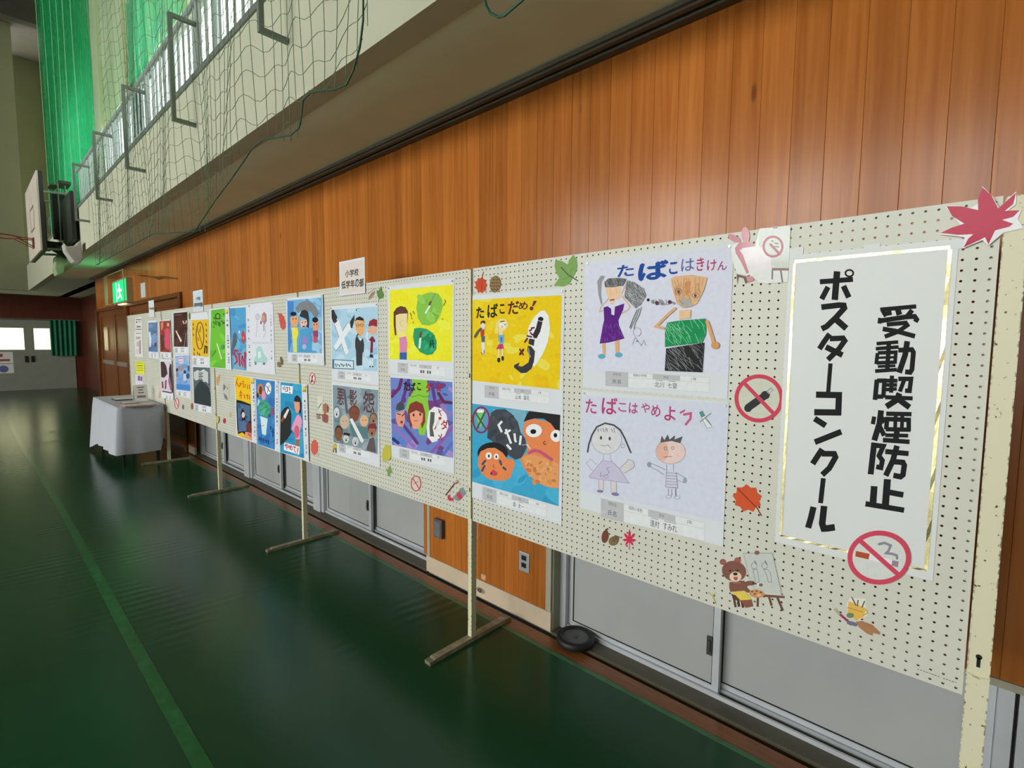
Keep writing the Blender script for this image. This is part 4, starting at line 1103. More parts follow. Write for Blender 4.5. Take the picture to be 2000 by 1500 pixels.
# boy
A.ell((240, 214, 206), 218, 780, 22, 32).poly((92, 50, 40), [(192, 772), (194, 740), (222, 728), (242, 742), (236, 762), (210, 752)])
A.poly((186, 64, 44), [(192, 830), (228, 812), (232, 850), (224, 886), (194, 890)]).poly((70, 100, 130), [(200, 888), (238, 882), (232, 940), (204, 942)]).poly((226, 220, 214), [(200, 944), (232, 942), (238, 1060), (206, 1062)])
A.line((88, 92, 80), [(140, 888), (168, 840), (196, 812)], 26).line((150, 90, 84), [(200, 1040), (210, 1062)], 9).line((150, 90, 84), [(228, 1020), (226, 1056)], 9)
# girl
A.ell((240, 212, 120), 405, 770, 60, 60).ell((242, 210, 120), 352, 800, 15, 65).ell((244, 226, 218), 410, 775, 36, 38).line((70, 50, 50), [(388, 742), (425, 738)], 9).line((90, 60, 70), [(425, 772), (440, 768)], 7).ell((160, 60, 60), 404, 792, 5, 7)
A.poly((240, 210, 160), [(375, 820), (415, 820), (410, 870), (372, 870)]).poly((120, 170, 206), [(362, 872), (424, 868), (420, 955), (375, 960)]).poly((70, 120, 180), [(385, 890), (405, 890), (405, 940), (388, 940)]).poly((190, 60, 110), [(370, 962), (412, 958), (420, 1010), (345, 1010)])
A.line((240, 214, 170), [(372, 1015), (370, 1100)], 15).line((240, 214, 170), [(406, 1012), (408, 1090)], 15).ell((40, 36, 30), 370, 1116, 14, 24).ell((40, 36, 30), 408, 1100, 12, 24)
A.build('picture', t)
name_card(t, R3, 232, 1360, 865, 1480, 66, -0.0019, '昭和小学校', '1年', '山本 蓮花', True)

# ================= board 1: blue faces 'kusai'
R4 = (900, 770, 5.554)
t, A = poster('blue poster of a big frowning face and a small crying face in smoke', R4, [(88, 62), (1112, 118), (1094, 1412), (84, 1114)], [(120, 100), (1078, 224), (1062, 1215), (114, 945)], base=(58, 160, 200), y0=0.0008, pins=False)
A.wash([(66, 166, 206), (50, 150, 192), (72, 172, 208)], 30, 120, 3)
A.poly((120, 170, 196), [(330, 160), (700, 170), (720, 260), (660, 420), (560, 330), (420, 200)])
A.poly((66, 72, 80), [(300, 300), (330, 200), (380, 165), (480, 160), (550, 210), (620, 300), (650, 420), (700, 480), (715, 580), (660, 690), (590, 710), (500, 650), (440, 580), (360, 520), (285, 475)])
A.wash([(58, 62, 70), (76, 82, 90)], 14, 60, 5, [(340, 220), (560, 260), (600, 480), (400, 480)])
A.ell((90, 150, 190), 220, 270, 84, 130).poly((120, 200, 90), [(170, 210), (250, 200), (235, 300), (215, 370), (180, 300)]).rect((230, 236, 240), 178, 165, 250, 200)
A.line((70, 84, 60), [(160, 200), (270, 375)], 16).line((70, 84, 60), [(262, 190), (178, 370)], 18).ring((142, 40, 72), 221, 278, 88, 138, 19)
OR = (226, 132, 80)
A.ell((30, 30, 32), 345, 640, 165, 120).poly(OR, [(190, 680), (215, 620), (290, 585), (370, 580), (450, 630), (505, 700), (570, 705), (590, 755), (560, 830), (545, 900), (470, 940), (370, 935), (290, 915), (220, 850), (185, 770)])
A.ell((240, 240, 240), 303, 668, 34, 38).ell((240, 240, 240), 385, 676, 28, 32).ell((20, 20, 20), 304, 670, 10, 17).ell((20, 20, 20), 385, 678, 9, 15)
for q in ([(265, 722), (235, 758)], [(258, 778), (230, 830)], [(425, 722), (438, 762)], [(462, 795), (485, 815)]): A.line((66, 76, 90), q, 24)
A.line((170, 80, 50), [(356, 765), (350, 785), (366, 798)], 8).line((200, 70, 90), [(330, 855), (352, 832), (385, 858), (375, 872), (335, 866)], 26)
A.poly(OR, [(700, 290), (800, 265), (920, 290), (1075, 360), (1075, 1024), (950, 1010), (830, 960), (740, 880), (680, 790), (640, 700), (720, 630), (715, 520), (670, 400)])
A.poly((222, 154, 96), [(660, 690), (760, 650), (900, 690), (1000, 720), (1060, 760), (1062, 1018), (950, 1005), (830, 950), (745, 870)])
A.wash([(214, 140, 82), (230, 168, 112), (200, 118, 66)], 40, 26, 6, [(720, 720), (1000, 760), (1040, 960), (800, 900)])
A.poly((34, 32, 34), [(680, 300), (720, 210), (745, 180), (1078, 224), (1072, 420), (1030, 390), (980, 320), (900, 265), (800, 262), (730, 280)])
A.ell((242, 242, 242), 792, 395, 88, 72).ell((20, 20, 22), 786, 405, 32, 26).ell((242, 242, 242), 1035, 452, 62, 66).ell((20, 20, 22), 1026, 445, 20, 24)
A.line((120, 50, 30), [(915, 510), (895, 525), (905, 545), (925, 540)], 9).line((196, 84, 120), [(740, 635), (790, 610), (850, 618), (910, 655), (985, 710)], 34).line((240, 226, 214), [(720, 545), (750, 590)], 10).line((220, 200, 190), [(668, 552), (716, 545)], 6)
WH = (238, 238, 238)
for q in ([(448, 292), (410, 335), (445, 412)], [(475, 425), (540, 388)], [(488, 378), (545, 535)], [(498, 545), (545, 600)], [(582, 425), (590, 500), (600, 520)], [(652, 448), (640, 550)]): A.line(WH, q, 24, square=True)
A.build('picture', t)
name_card(t, R4, 235, 1000, 930, 1140, 196, -0.0028, '昭和小学校', '2年', '森 太一', True)

# ================= title sheet
R7 = (1420, 340, 3.4086)
FILM = mat('laminated_white_sheet', K(214, 215, 214, 1.12), 0.5, var=0.01, scale=3)
t, A = poster('large white title sheet with bold black vertical lettering and gold tape border', (0, 0, 1), [(1547, 491), (1878, 474), (1817, 1134), (1508, 1056)], [(1547, 491), (1878, 474), (1817, 1134), (1508, 1056)], pins=False, name='title_sheet', cat='sign', group=None, pm=FILM)
A.clip = None
GOLD = mat('gold_tape', K(206, 192, 140), 0.16, metal=0.85, var=0.25, scale=40)
gx0, gx1, gz0, gz1 = rect_of((0, 0, 1), [(1556, 511), (1862, 482), (1803, 1112), (1521, 1046)], -0.002)
for a, b, c, d_ in ((gx0, gx1, gz1-0.004, gz1+0.004), (gx0, gx1, gz0-0.003, gz0+0.003), (gx0-0.0035, gx0+0.0035, gz0+0.004, gz1-0.005), (gx1-0.004, gx1+0.004, gz0+0.004, gz1-0.005)):
    MB().grid(lambda u, v: (a+(b-a)*u, -0.0024-0.0008*abs(math.sin(u*23+v*17)), c+(d_-c)*v), 24 if b-a > 0.05 else 1, 24 if d_-c > 0.05 else 1).build('gold_tape', GOLD, t)
for q in ((1555, 492), (1702, 486), (1868, 478)):
    c = at(*q, Y=-0.002); MB().box(c[0]-0.018, c[0]+0.018, -0.0022, -0.0018, c[2]-0.010, c[2]+0.012).build('clear_tape', FILM, t)
K1 = (26, 26, 28)
def strokes(A, off, k, lst):
    for w_, pts in lst:
        A.line(K1, [((off[0]+x/k), (off[1]+y/k)) for x, y in pts], w_/k, square=True)
# po su ta -  (photo magnified 6.25 from 1600,520)
strokes(A, (1600, 520), 6.25, [
 (62, [(8, 190), (412, 160)]), (80, [(218, 62), (190, 412)]), (66, [(108, 252), (30, 402)]), (70, [(296, 240), (362, 382)]),
 (22, [(368+48*math.cos(q), 85+40*math.sin(q)) for q in np.linspace(0, 6.3, 18)]),
 (70, [(26, 500), (240, 474), (300, 478), (308, 510), (200, 630), (90, 735), (30, 765)]), (78, [(195, 640), (332, 760)]),
 (66, [(128, 826), (60, 920), (2, 1010)]), (66, [(130, 885), (290, 878), (312, 910), (240, 1010), (105, 1142)]), (70, [(80, 985), (285, 1085)]),
 (52, [(138, 1186), (108, 1560)])])
# ko n ku - ru
strokes(A, (1420, 740), 3.4086, [(42, [(592, 105), (745, 108), (740, 240)]), (42, [(580, 222), (760, 224)])])
strokes(A, (1560, 780), 5.357, [
 (62, [(165, 200), (282, 275)]), (62, [(168, 448), (446, 338)]),
 (62, [(246, 520), (200, 590), (145, 675)]), (60, [(240, 568), (370, 570), (385, 605), (320, 720), (245, 790)]),
 (52, [(258, 825), (228, 1086)]),
 (66, [(155, 1125), (128, 1240), (98, 1345)]), (70, [(266, 1115), (245, 1300), (262, 1352), (300, 1350), (378, 1338)])])
# ju do kitsu en bo shi
A.build('lettering', t); A = Art((0, 0, 1), A.Y)
strokes(A, (1600, 520), 6.25, [
 (52, [(745, 530), (1185, 490)]), (60, [(780, 545), (820, 610)]), (60, [(850, 545), (860, 600)]), (70, [(960, 530), (980, 595)]), (60, [(1135, 535), (1075, 610)]),
 (60, [(722, 670), (1050, 620), (1165, 612), (1190, 650), (1172, 680)]), (50, [(745, 630), (735, 700)]),
 (54, [(825, 712), (1055, 690), (1075, 720), (960, 800), (800, 860)]), (58, [(775, 765), (930, 790), (1170, 855)]),
 # do
 (44, [(700, 945), (965, 925)]), (44, [(690, 1008), (970, 985)]), (56, [(850, 940), (830, 1285)]), (46, [(712, 1060), (695, 1195)]), (46, [(715, 1058), (935, 1050), (925, 1190)]), (30, [(705, 1118), (930, 1110)]), (46, [(700, 1180), (930, 1172)]), (34, [(715, 1225), (930, 1215)]), (46, [(682, 1280), (950, 1262)]),
 (70, [(1075, 915), (1050, 1080), (975, 1300)]), (60, [(965, 1025), (1130, 1018), (1150, 1050), (1132, 1260), (1110, 1295), (1048, 1288)])])
strokes(A, (1420, 740), 3.4086, [
 (32, [(998, 5), (985, 140)]), (30, [(998, 12), (1048, 12), (1040, 125)]), (30, [(985, 118), (1040, 118)]),
 (26, [(1055, 12), (1135, 12)]), (24, [(1052, 40), (1132, 40)]), (24, [(1050, 72), (1130, 66)]), (28, [(1098, -22), (1092, 92)]),
 (30, [(1140, 0), (1225, 0), (1215, 80), (1185, 78)]), (28, [(1180, 5), (1150, 85)]),
 (28, [(1052, 122), (1236, 130)]), (40, [(1148, 95), (1130, 140), (1060, 185)]), (40, [(1140, 135), (1215, 190)])])
strokes(A, (1560, 780), 5.357, [
 (62, [(862, 115), (845, 250), (790, 430)]), (44, [(790, 180), (775, 260)]), (40, [(905, 190), (870, 245)]), (50, [(845, 280), (895, 380)]),
 (46, [(915, 150), (1180, 155)]), (48, [(905, 205), (1150, 215), (1150, 330)]), (48, [(925, 200), (915, 315)]), (40, [(1015, 150), (1008, 310)]), (40, [(1085, 155), (1078, 315)]), (46, [(910, 312), (1170, 318)]),
 (40, [(905, 375), (1145, 380)]), (60, [(1030, 315), (1015, 430)]), (48, [(880, 425), (1160, 445)]),
 (62, [(790, 452), (752, 785)]), (52, [(770, 478), (885, 490), (840, 590), (875, 640), (860, 715), (810, 705)]),
 (54, [(905, 545), (1150, 568)]), (60, [(1028, 485), (985, 640), (910, 800)]), (58, [(975, 650), (1090, 660), (1105, 690), (1090, 790), (1065, 810), (990, 795)]),
 (74, [(928, 835), (905, 1125)]), (70, [(790, 908), (775, 1100)]), (60, [(935, 970), (1095, 1000)]), (56, [(698, 1092), (1103, 1160)])])
A.build('lettering', t)
# ================= board 2 posters
RA = (600, 480, 6.25); RB = (600, 700, 4.8375); RC = (400, 550, 7.692); RD = (400, 700, 7.692); RE = (240, 550, 6.667); RF = (100, 700, 5.0)
t, A = poster('bright yellow poster of a pink shirted child beside two green blobs', RA, [(988, 496), (1796, 395), (1790, 1610), (990, 1580)], [(1005, 542), (1776, 472), (1765, 1416), (1002, 1385)], base=(236, 226, 44))
A.wash([(240, 232, 70), (232, 220, 40), (238, 222, 30)], 30, 90, 3)
A.poly((98, 58, 50), [(1055, 810), (1090, 760), (1140, 735), (1200, 750), (1230, 800), (1230, 850), (1222, 960), (1218, 860), (1090, 850), (1082, 960), (1090, 1090), (1070, 1095), (1055, 960)])
A.poly((232, 210, 160), [(1080, 850), (1130, 830), (1222, 825), (1220, 960), (1195, 1080), (1100, 1090), (1082, 1000)]).line((206, 190, 140), [(1165, 905), (1135, 930), (1140, 970), (1165, 985)], 8)
A.poly((232, 222, 130), [(1100, 1050), (1200, 1050), (1220, 1120), (1110, 1120)]).poly((214, 132, 176), [(1125, 1120), (1210, 1105), (1225, 1200), (1212, 1300), (1130, 1305)]).poly((52, 96, 168), [(1128, 1305), (1216, 1300), (1216, 1392), (1128, 1388)])
A.poly((132, 190, 72), [(1350, 650), (1420, 590), (1510, 565), (1600, 585), (1650, 660), (1655, 740), (1620, 860), (1570, 940), (1490, 975), (1400, 965), (1350, 880), (1332, 760)])
A.wash([(120, 180, 62), (148, 200, 90)], 10, 60, 4, [(1380, 640), (1600, 640), (1580, 900), (1400, 900)])
A.line((226, 240, 214), [(1445, 820), (1495, 735)], 20).line((110, 70, 40), [(1490, 720), (1512, 680)], 22).line((130, 140, 130), [(1515, 672), (1550, 610), (1560, 585)], 14)
A.poly((40, 152, 100), [(1305, 1010), (1370, 1000), (1460, 1015), (1540, 1070), (1580, 1160), (1578, 1260), (1530, 1325), (1460, 1335), (1380, 1300), (1310, 1210), (1292, 1110)])
A.wash([(28, 130, 84), (60, 170, 120)], 8, 60, 6, [(1340, 1060), (1540, 1100), (1520, 1280), (1360, 1240)])
A.line((220, 240, 226), [(1370, 1245), (1382, 1130)], 24).line((120, 66, 44), [(1380, 1110), (1390, 1065)], 32).line((22, 70, 52), [(1500, 1240), (1510, 1160)], 16).line((22, 70, 52), [(1545, 1245), (1530, 1150)], 16).line((22, 70, 52), [(1490, 1205), (1555, 1195)], 10)
for q in ([(1260, 820), (1272, 860)], [(1290, 800), (1310, 830)], [(1276, 880), (1278, 890)], [(1292, 930), (1294, 945)], [(1680, 660), (1690, 680), (1665, 730)], [(1652, 890), (1654, 900)]): A.line((120, 120, 50), q, 12)
A.build('picture', t)
name_card(t, RA, 1105, 1425, 1680, 1545, 55, -0.0019, '昭和小学校', '1年')

t, A = poster('purple swirl poster of a red haired child in a green halo', RB, [(782, 165), (1388, 188), (1392, 1082), (798, 938)], [(786, 180), (1372, 224), (1380, 942), (800, 816)], base=(108, 128, 196), y0=0.0008, pins=False)
A.wash([(92, 84, 150), (140, 120, 190), (84, 130, 196), (120, 60, 120), (160, 140, 200)], 60, 60, 5)
for q, c in (([(800, 360), (870, 280), (890, 200)], (100, 44, 100)), ([(900, 400), (930, 300), (960, 200)], (92, 60, 130)), ([(1180, 250), (1210, 420), (1250, 470)], (90, 60, 130)), ([(1240, 330), (1290, 410), (1360, 420)], (96, 40, 90)), ([(900, 620), (980, 720), (1040, 800)], (96, 60, 130)), ([(830, 640), (930, 760), (1010, 830)], (150, 110, 190)), ([(1370, 650), (1240, 820), (1180, 880)], (140, 90, 170)), ([(810, 760), (860, 800)], (40, 50, 120)), ([(1290, 900), (1370, 800)], (90, 110, 190))): A.line(c, q, 30)
A.poly((136, 196, 60), [(990, 192), (1130, 205), (1150, 330), (1140, 400), (1155, 500), (1140, 620), (1110, 730), (1060, 720), (1040, 640), (960, 560), (930, 470), (955, 380), (1000, 320)])
A.poly((132, 56, 46), [(950, 500), (970, 430), (1030, 402), (1090, 430), (1115, 510), (1115, 600), (1085, 665), (1070, 600), (985, 640), (978, 668), (955, 580)])
A.poly((230, 158, 128), [(970, 520), (1030, 490), (1095, 520), (1090, 590), (1060, 640), (1055, 665), (1000, 665), (990, 620), (972, 570)])
A.ell((60, 30, 30), 1005, 535, 9, 14).ell((60, 30, 30), 1068, 528, 9, 14).line((180, 80, 70), [(1015, 590), (1042, 588)], 7)
A.poly((60, 74, 74), [(845, 440), (880, 405), (915, 430), (918, 480), (870, 495), (838, 480)]).poly((222, 152, 130), [(836, 510), (918, 500), (925, 580), (905, 650), (860, 640), (840, 590)]).line((50, 40, 44), [(850, 522), (880, 532)], 9).line((50, 40, 44), [(895, 545), (920, 522)], 9).ell((150, 40, 50), 892, 602, 12, 14)
A.poly((232, 230, 238), [(1150, 500), (1200, 455), (1265, 470), (1315, 530), (1335, 640), (1300, 730), (1230, 780), (1180, 795), (1135, 740), (1128, 640)])
A.poly((84, 92, 88), [(1165, 505), (1205, 510), (1200, 600), (1185, 650), (1200, 740), (1160, 735), (1155, 640)])
A.line((170, 40, 60), [(1240, 480), (1265, 540)], 9).line((170, 40, 60), [(1272, 490), (1240, 510)], 8).line((190, 40, 50), [(1205, 670), (1250, 570)], 10).line((214, 214, 220), [(1225, 640), (1250, 585)], 16).ell((180, 36, 44), 1255, 566, 14, 14)
A.text((170, 36, 60), 'ダ', 1265, 668, 1332, 585, 0.03).text((150, 40, 60), 'メ', 1232, 775, 1278, 715, 0.03)
for ch, x0, y0, x1, y1, c in (('た', 912, 300, 962, 222, (24, 24, 30)), ('ば', 965, 302, 1022, 232, (24, 24, 30)), ('こ', 1040, 296, 1075, 236, (24, 24, 30)), ('ダ', 1122, 316, 1172, 232, (180, 30, 50)), ('メ', 1222, 312, 1262, 250, (180, 30, 60))): A.text(c, ch, x0, y0, x1, y1, 0.04)
A.line((70, 60, 80), [(945, 350), (1000, 365), (1050, 345), (1110, 365), (1160, 355)], 4)
A.build('picture', t)
name_card(t, RB, 872, 850, 1300, 935, 82, -0.0028, '昭和小学校', '1年')

t, A = poster('pale blue poster of crossed cigarettes with a man in black and a red haired woman', RA, [(284, 742), (872, 690), (868, 1690), (300, 1650)], [(294, 782), (858, 742), (858, 1535), (306, 1500)], base=(170, 202, 222))
A.wash([(150, 190, 216), (190, 214, 230), (160, 196, 218)], 26, 80, 4)
A.poly((50, 46, 48), [(295, 785), (325, 780), (350, 840), (370, 870), (345, 930), (320, 940), (297, 880)]).poly((100, 50, 60), [(320, 935), (350, 905), (375, 915), (345, 950)])
A.poly((226, 228, 232), [(330, 960), (385, 900), (505, 1300), (462, 1345)]).line((120, 124, 150), [(335, 965), (465, 1340)], 6)
A.poly((226, 228, 232), [(320, 1240), (500, 930), (540, 1000), (350, 1285)]).line((100, 110, 140), [(320, 1240), (350, 1285), (410, 1210)], 6).line((90, 110, 140), [(430, 1040), (500, 935)], 5).poly((226, 228, 232), [(355, 950), (385, 905), (500, 1290), (465, 1335)])
A.poly((50, 50, 54), [(520, 930), (575, 840), (578, 900), (550, 1010), (530, 1000)]).ell((50, 56, 70), 600, 785, 8, 10).line((60, 70, 90), [(598, 770), (635, 765)], 5)
A.poly((40, 36, 38), [(580, 920), (600, 880), (640, 862), (685, 885), (702, 940), (695, 940), (600, 915)]).poly((222, 168, 112), [(585, 930), (605, 905), (690, 915), (705, 970), (690, 1060), (660, 1105), (625, 1100), (590, 1020)]).line((110, 76, 50), [(600, 970), (690, 965)], 5).ring((110, 76, 50), 615, 972, 18, 20, 4).ring((110, 76, 50), 665, 968, 18, 20, 4)
A.line((60, 50, 50), [(605, 1100), (625, 1078)], 13).poly((56, 58, 62), [(585, 1150), (605, 1090), (625, 1130), (680, 1130), (695, 1200), (690, 1290), (675, 1310), (670, 1460), (600, 1465), (595, 1280), (585, 1230)]).poly((226, 226, 228), [(625, 1130), (650, 1165), (675, 1130)])
A.poly((140, 44, 54), [(745, 985), (760, 920), (810, 890), (855, 905), (855, 990), (800, 975)]).poly((228, 168, 134), [(745, 990), (850, 985), (850, 1050), (815, 1085), (770, 1075), (745, 1040)]).line((226, 226, 226), [(735, 1060), (725, 1110), (745, 1160)], 18).line((220, 150, 120), [(740, 1050), (785, 1040)], 9)
A.poly((128, 34, 56), [(750, 1150), (795, 1100), (830, 1150), (830, 1180), (805, 1170), (800, 1305), (768, 1310), (775, 1165)]).poly((44, 54, 86), [(755, 1360), (770, 1320), (805, 1330), (808, 1370)]).line((232, 230, 228), [(768, 1380), (768, 1460)], 14).line((232, 230, 228), [(797, 1380), (797, 1460)], 14).ell((30, 30, 40), 766, 1475, 8, 10).ell((30, 30, 40), 800, 1475, 8, 10)
A.poly((72, 110, 140), [(306, 1385), (570, 1400), (570, 1510), (306, 1500)]).poly((206, 222, 232), [(330, 1395), (560, 1410), (560, 1500), (330, 1490)])
for i in range(9): A.line((40, 44, 50), [(345+i*22, 1440+(i % 3)*8), (355+i*22, 1475-(i % 2)*16)], 10)
A.build('picture', t)
name_card(t, RB, 290, 118, 600, 190, 36, -0.0019, '昭和小学校', '2年')

t, A = poster('grey poster of many open mouthed faces around one white cigarette', RB, [(236, 222), (676, 262), (688, 1030), (242, 898)], [(242, 250), (672, 300), (666, 906), (248, 790)], base=(128, 146, 156), y0=0.0008, pins=False)
A.wash([(140, 156, 164), (112, 130, 138), (96, 122, 126), (150, 164, 172)], 40, 60, 8)
A.poly((88, 120, 122), [(400, 620), (560, 650), (580, 760), (430, 740)])
for ch, x0, y0, x1, y1 in (('悪', 285, 432, 345, 290), ('影', 402, 440, 468, 305), ('怨', 530, 500, 632, 325)): A.text((92, 60, 66), ch, x0, y0, x1, y1, 0.02)
A.line((90, 90, 100), [(350, 300), (365, 420), (375, 510)], 22)
def face(x, y, rx, ry, c, mouth=True, hair=None):
    if hair: A.ell(hair, x, y-ry*0.25, rx*1.12, ry*1.0)
    A.ell(c, x, y, rx, ry)
    if mouth: A.ell((40, 30, 30), x, y+ry*0.35, rx*0.26, ry*0.26)
    A.line((60, 44, 40), [(x-rx*0.5, y-ry*0.15), (x-rx*0.2, y-ry*0.1)], 4).line((60, 44, 40), [(x+rx*0.2, y-ry*0.1), (x+rx*0.5, y-ry*0.15)], 4)
face(278, 512, 26, 50, (206, 212, 214), True, (90, 100, 104)); face(352, 600, 44, 66, (200, 176, 148), False); face(445, 530, 46, 70, (124, 74, 56), False, (110, 60, 44)); face(538, 590, 40, 56, (216, 172, 136), False); face(626, 575, 32, 50, (160, 120, 92), True, (80, 64, 54))
face(297, 715, 34, 66, (126, 84, 56), False, (40, 34, 30)); face(368, 760, 28, 38, (206, 204, 200), True); A.poly((30, 34, 40), [(340, 720), (350, 700), (405, 710), (400, 735)])
face(455, 785, 30, 44, (196, 200, 202), True); face(612, 690, 34, 52, (160, 108, 84), True, (50, 40, 38)); A.poly((128, 44, 44), [(565, 660), (590, 618), (640, 612), (662, 665)])
A.poly((96, 84, 84), [(560, 850), (590, 760), (630, 745), (650, 890), (560, 870)])
A.poly((224, 226, 228), [(400, 575), (425, 565), (535, 775), (520, 800), (500, 780)])
A.build('picture', t)
name_card(t, RB, 300, 800, 590, 880, 70, -0.0028, '昭和小学校', '2年')
RBADGE = (176, 160, 40)

t, A = poster('blue poster of three smoking people below a grey smoke cloud', RC, [(1230, 264), (1772, 175), (1796, 1258), (1238, 1220)], [(1238, 286), (1762, 236), (1757, 1076), (1250, 1064)], base=(112, 168, 212), y0=0.0070)
A.wash([(84, 144, 206), (140, 188, 220), (96, 156, 210), (150, 196, 224)], 26, 90, 7)
A.poly((70, 130, 196), [(1240, 290), (1330, 300), (1330, 460), (1270, 700), (1300, 900), (1260, 1060), (1245, 900)])
A.poly((126, 126, 130), [(1360, 400), (1420, 320), (1510, 290), (1600, 310), (1670, 380), (1705, 460), (1690, 530), (1640, 530), (1600, 460), (1560, 440), (1440, 440), (1400, 480)])
A.poly((46, 48, 50), [(1420, 520), (1450, 440), (1500, 420), (1550, 450), (1565, 560), (1560, 700), (1530, 680), (1520, 560)])
A.poly((228, 186, 168), [(1425, 590), (1530, 570), (1540, 640), (1500, 690), (1450, 690)]).ell((160, 40, 50), 1485, 675, 22, 12)
A.poly((224, 160, 112), [(1285, 530), (1400, 520), (1410, 590), (1385, 680), (1310, 680), (1282, 600)]).ell((24, 24, 28), 1330, 485, 45, 32).poly((224, 152, 110), [(1615, 610), (1700, 600), (1715, 680), (1680, 740), (1630, 730)]).ell((26, 26, 30), 1658, 575, 44, 42)
for x, y in ((1325, 560), (1370, 556), (1465, 612), (1510, 606), (1640, 645), (1682, 640)): A.ell((60, 30, 30), x, y, 9, 10)
A.poly((226, 218, 84), [(1300, 690), (1395, 690), (1410, 780), (1385, 860), (1320, 860)]).poly((206, 214, 130), [(1320, 860), (1385, 860), (1390, 1060), (1330, 1060)])
A.poly((78, 154, 200), [(1440, 720), (1560, 700), (1610, 880), (1600, 1060), (1400, 1060), (1420, 860)]).ell((150, 128, 196), 1500, 880, 45, 60).ell((190, 170, 214), 1495, 980, 30, 40)
A.poly((150, 64, 96), [(1620, 750), (1690, 730), (1700, 820), (1680, 840), (1640, 840)]).poly((206, 76, 92), [(1630, 830), (1690, 830), (1680, 920), (1635, 920)])
A.build('picture', t)
name_card(t, RC, 1305, 1092, 1700, 1200, 20, -0.0089, '昭和小学校', '1年')

# ================= board 3: portrait posters with a printed strip down the right edge
def strip(t, reg, x, y0, y1, w_, dx, Y):
    A = Art(reg, Y); rn = random.Random(int(x))
    A.poly((216, 216, 222), [(x-4, y0-10), (x+w_+4, y0-10), (x+w_+4+dx, y1+40), (x-4+dx, y1+40)])
    y = y0
    while y < y1:
        h = rn.uniform(12, 46)
        if rn.random() < 0.75: A.poly((150, 150, 158) if rn.random() < 0.7 else (90, 90, 98), [(x+dx*(y-y0)/(y1-y0), y), (x+w_+dx*(y-y0)/(y1-y0), y), (x+w_+dx*(y-y0)/(y1-y0), y+h), (x+dx*(y-y0)/(y1-y0), y+h)])
        y += h+rn.uniform(10, 40)
    A.build('name_card', t)
def badge(A, x, y, r):
    A.line((176, 150, 60), [(x-r*0.3, y), (x-r*0.5, y+r*1.7)], r*0.5).line((150, 120, 40), [(x+r*0.2, y), (x+r*0.5, y+r*1.6)], r*0.5).ell((216, 196, 70), x, y, r*0.8, r*1.1)

t, A = poster('white pencil poster with two faint figures and a pale green car', RC, [(668, 342), (1030, 305), (1052, 1402), (700, 1352)], [(672, 350), (1022, 315), (1044, 1392), (704, 1345)], base=(216, 216, 226), y0=0.001)
A.ell((200, 196, 204), 795, 530, 32, 50).ring((176, 150, 160), 795, 530, 32, 46, 5).poly((170, 126, 112), [(850, 560), (862, 490), (890, 452), (925, 490), (932, 590), (905, 640), (860, 600)]).ell((206, 150, 140), 882, 550, 22, 46).ell((40, 36, 40), 843, 615, 9, 28)
A.line((176, 130, 130), [(885, 610), (888, 740)], 12).line((190, 186, 196), [(790, 590), (780, 740), (770, 830)], 9).line((190, 186, 196), [(905, 640), (915, 760), (880, 840)], 9)
for i in range(11): A.line((186, 184, 194), [(722+i*22, 905+(i % 3)*8), (732+i*22, 930)], 8)
A.poly((166, 206, 196), [(770, 1010), (810, 965), (850, 985), (880, 1080), (930, 1150), (940, 1210), (735, 1215), (745, 1150), (775, 1110)]).poly((214, 226, 226), [(795, 1050), (835, 1045), (850, 1130), (800, 1160)]).rect((96, 128, 128), 748, 1205, 775, 1250).rect((96, 110, 118), 872, 1215, 906, 1250)
A.build('picture', t); strip(t, RC, 985, 500, 1150, 10, 14, -0.0031)

t, A = poster('blue poster with a grey figure and red STOP lettering', RC, [(370, 388), (672, 345), (706, 1350), (396, 1318)], [(380, 402), (616, 386), (628, 1336), (405, 1312)], base=(84, 156, 200), y0=0.0005)
A.wash([(100, 176, 208), (70, 140, 196), (84, 150, 200), (120, 170, 190)], 24, 90, 4)
A.poly((86, 96, 108), [(410, 1160), (405, 960), (425, 800), (450, 758), (478, 800), (485, 900), (460, 970), (430, 1030)]).poly((190, 66, 76), [(548, 780), (575, 735), (605, 770), (610, 880), (580, 940), (555, 900)]).ell((214, 120, 110), 578, 845, 16, 24).ell((220, 232, 240), 518, 758, 13, 20)
SR = (176, 48, 84)
A.line(SR, [(492, 1040), (458, 1030), (440, 1080), (478, 1150), (482, 1200), (455, 1235)], 26).line(SR, [(490, 1080), (545, 1085)], 20).line(SR, [(516, 1090), (524, 1260)], 26).line(SR, [(560, 1120), (552, 1220), (572, 1280), (582, 1180), (562, 1120)], 16).line(SR, [(600, 1060), (602, 1290)], 20).line(SR, [(604, 1060), (622, 1090), (608, 1160)], 14)
A.build('picture', t); strip(t, RC, 642, 560, 1250, 20, 24, -0.0026)

t, A = poster('green poster with dark brush lettering and a pale cigarette', RC, [(80, 410), (372, 382), (396, 1322), (66, 1294)], [(95, 430), (302, 402), (312, 1302), (74, 1285)], base=(110, 186, 52), y0=0.0070)
A.wash([(96, 176, 48), (124, 200, 70), (104, 180, 56)], 24, 90, 5)
DG = (44, 66, 24)
A.ring(DG, 195, 520, 34, 40, 14)
for q in ([(130, 600), (150, 640)], [(165, 590), (170, 650)], [(190, 600), (215, 640)], [(225, 600), (225, 660)], [(250, 590), (290, 625)], [(262, 640), (295, 612)], [(280, 480), (285, 500)], [(135, 680), (140, 690)], [(200, 650), (230, 668)], [(130, 540), (150, 545)], [(150, 560), (250, 555)]): A.line(DG, q, 12)
A.line((214, 240, 190), [(185, 935), (250, 1160)], 16).line((60, 120, 40), [(110, 1110), (150, 1070), (160, 1030)], 10).ell((70, 150, 80), 270, 985, 28, 38)
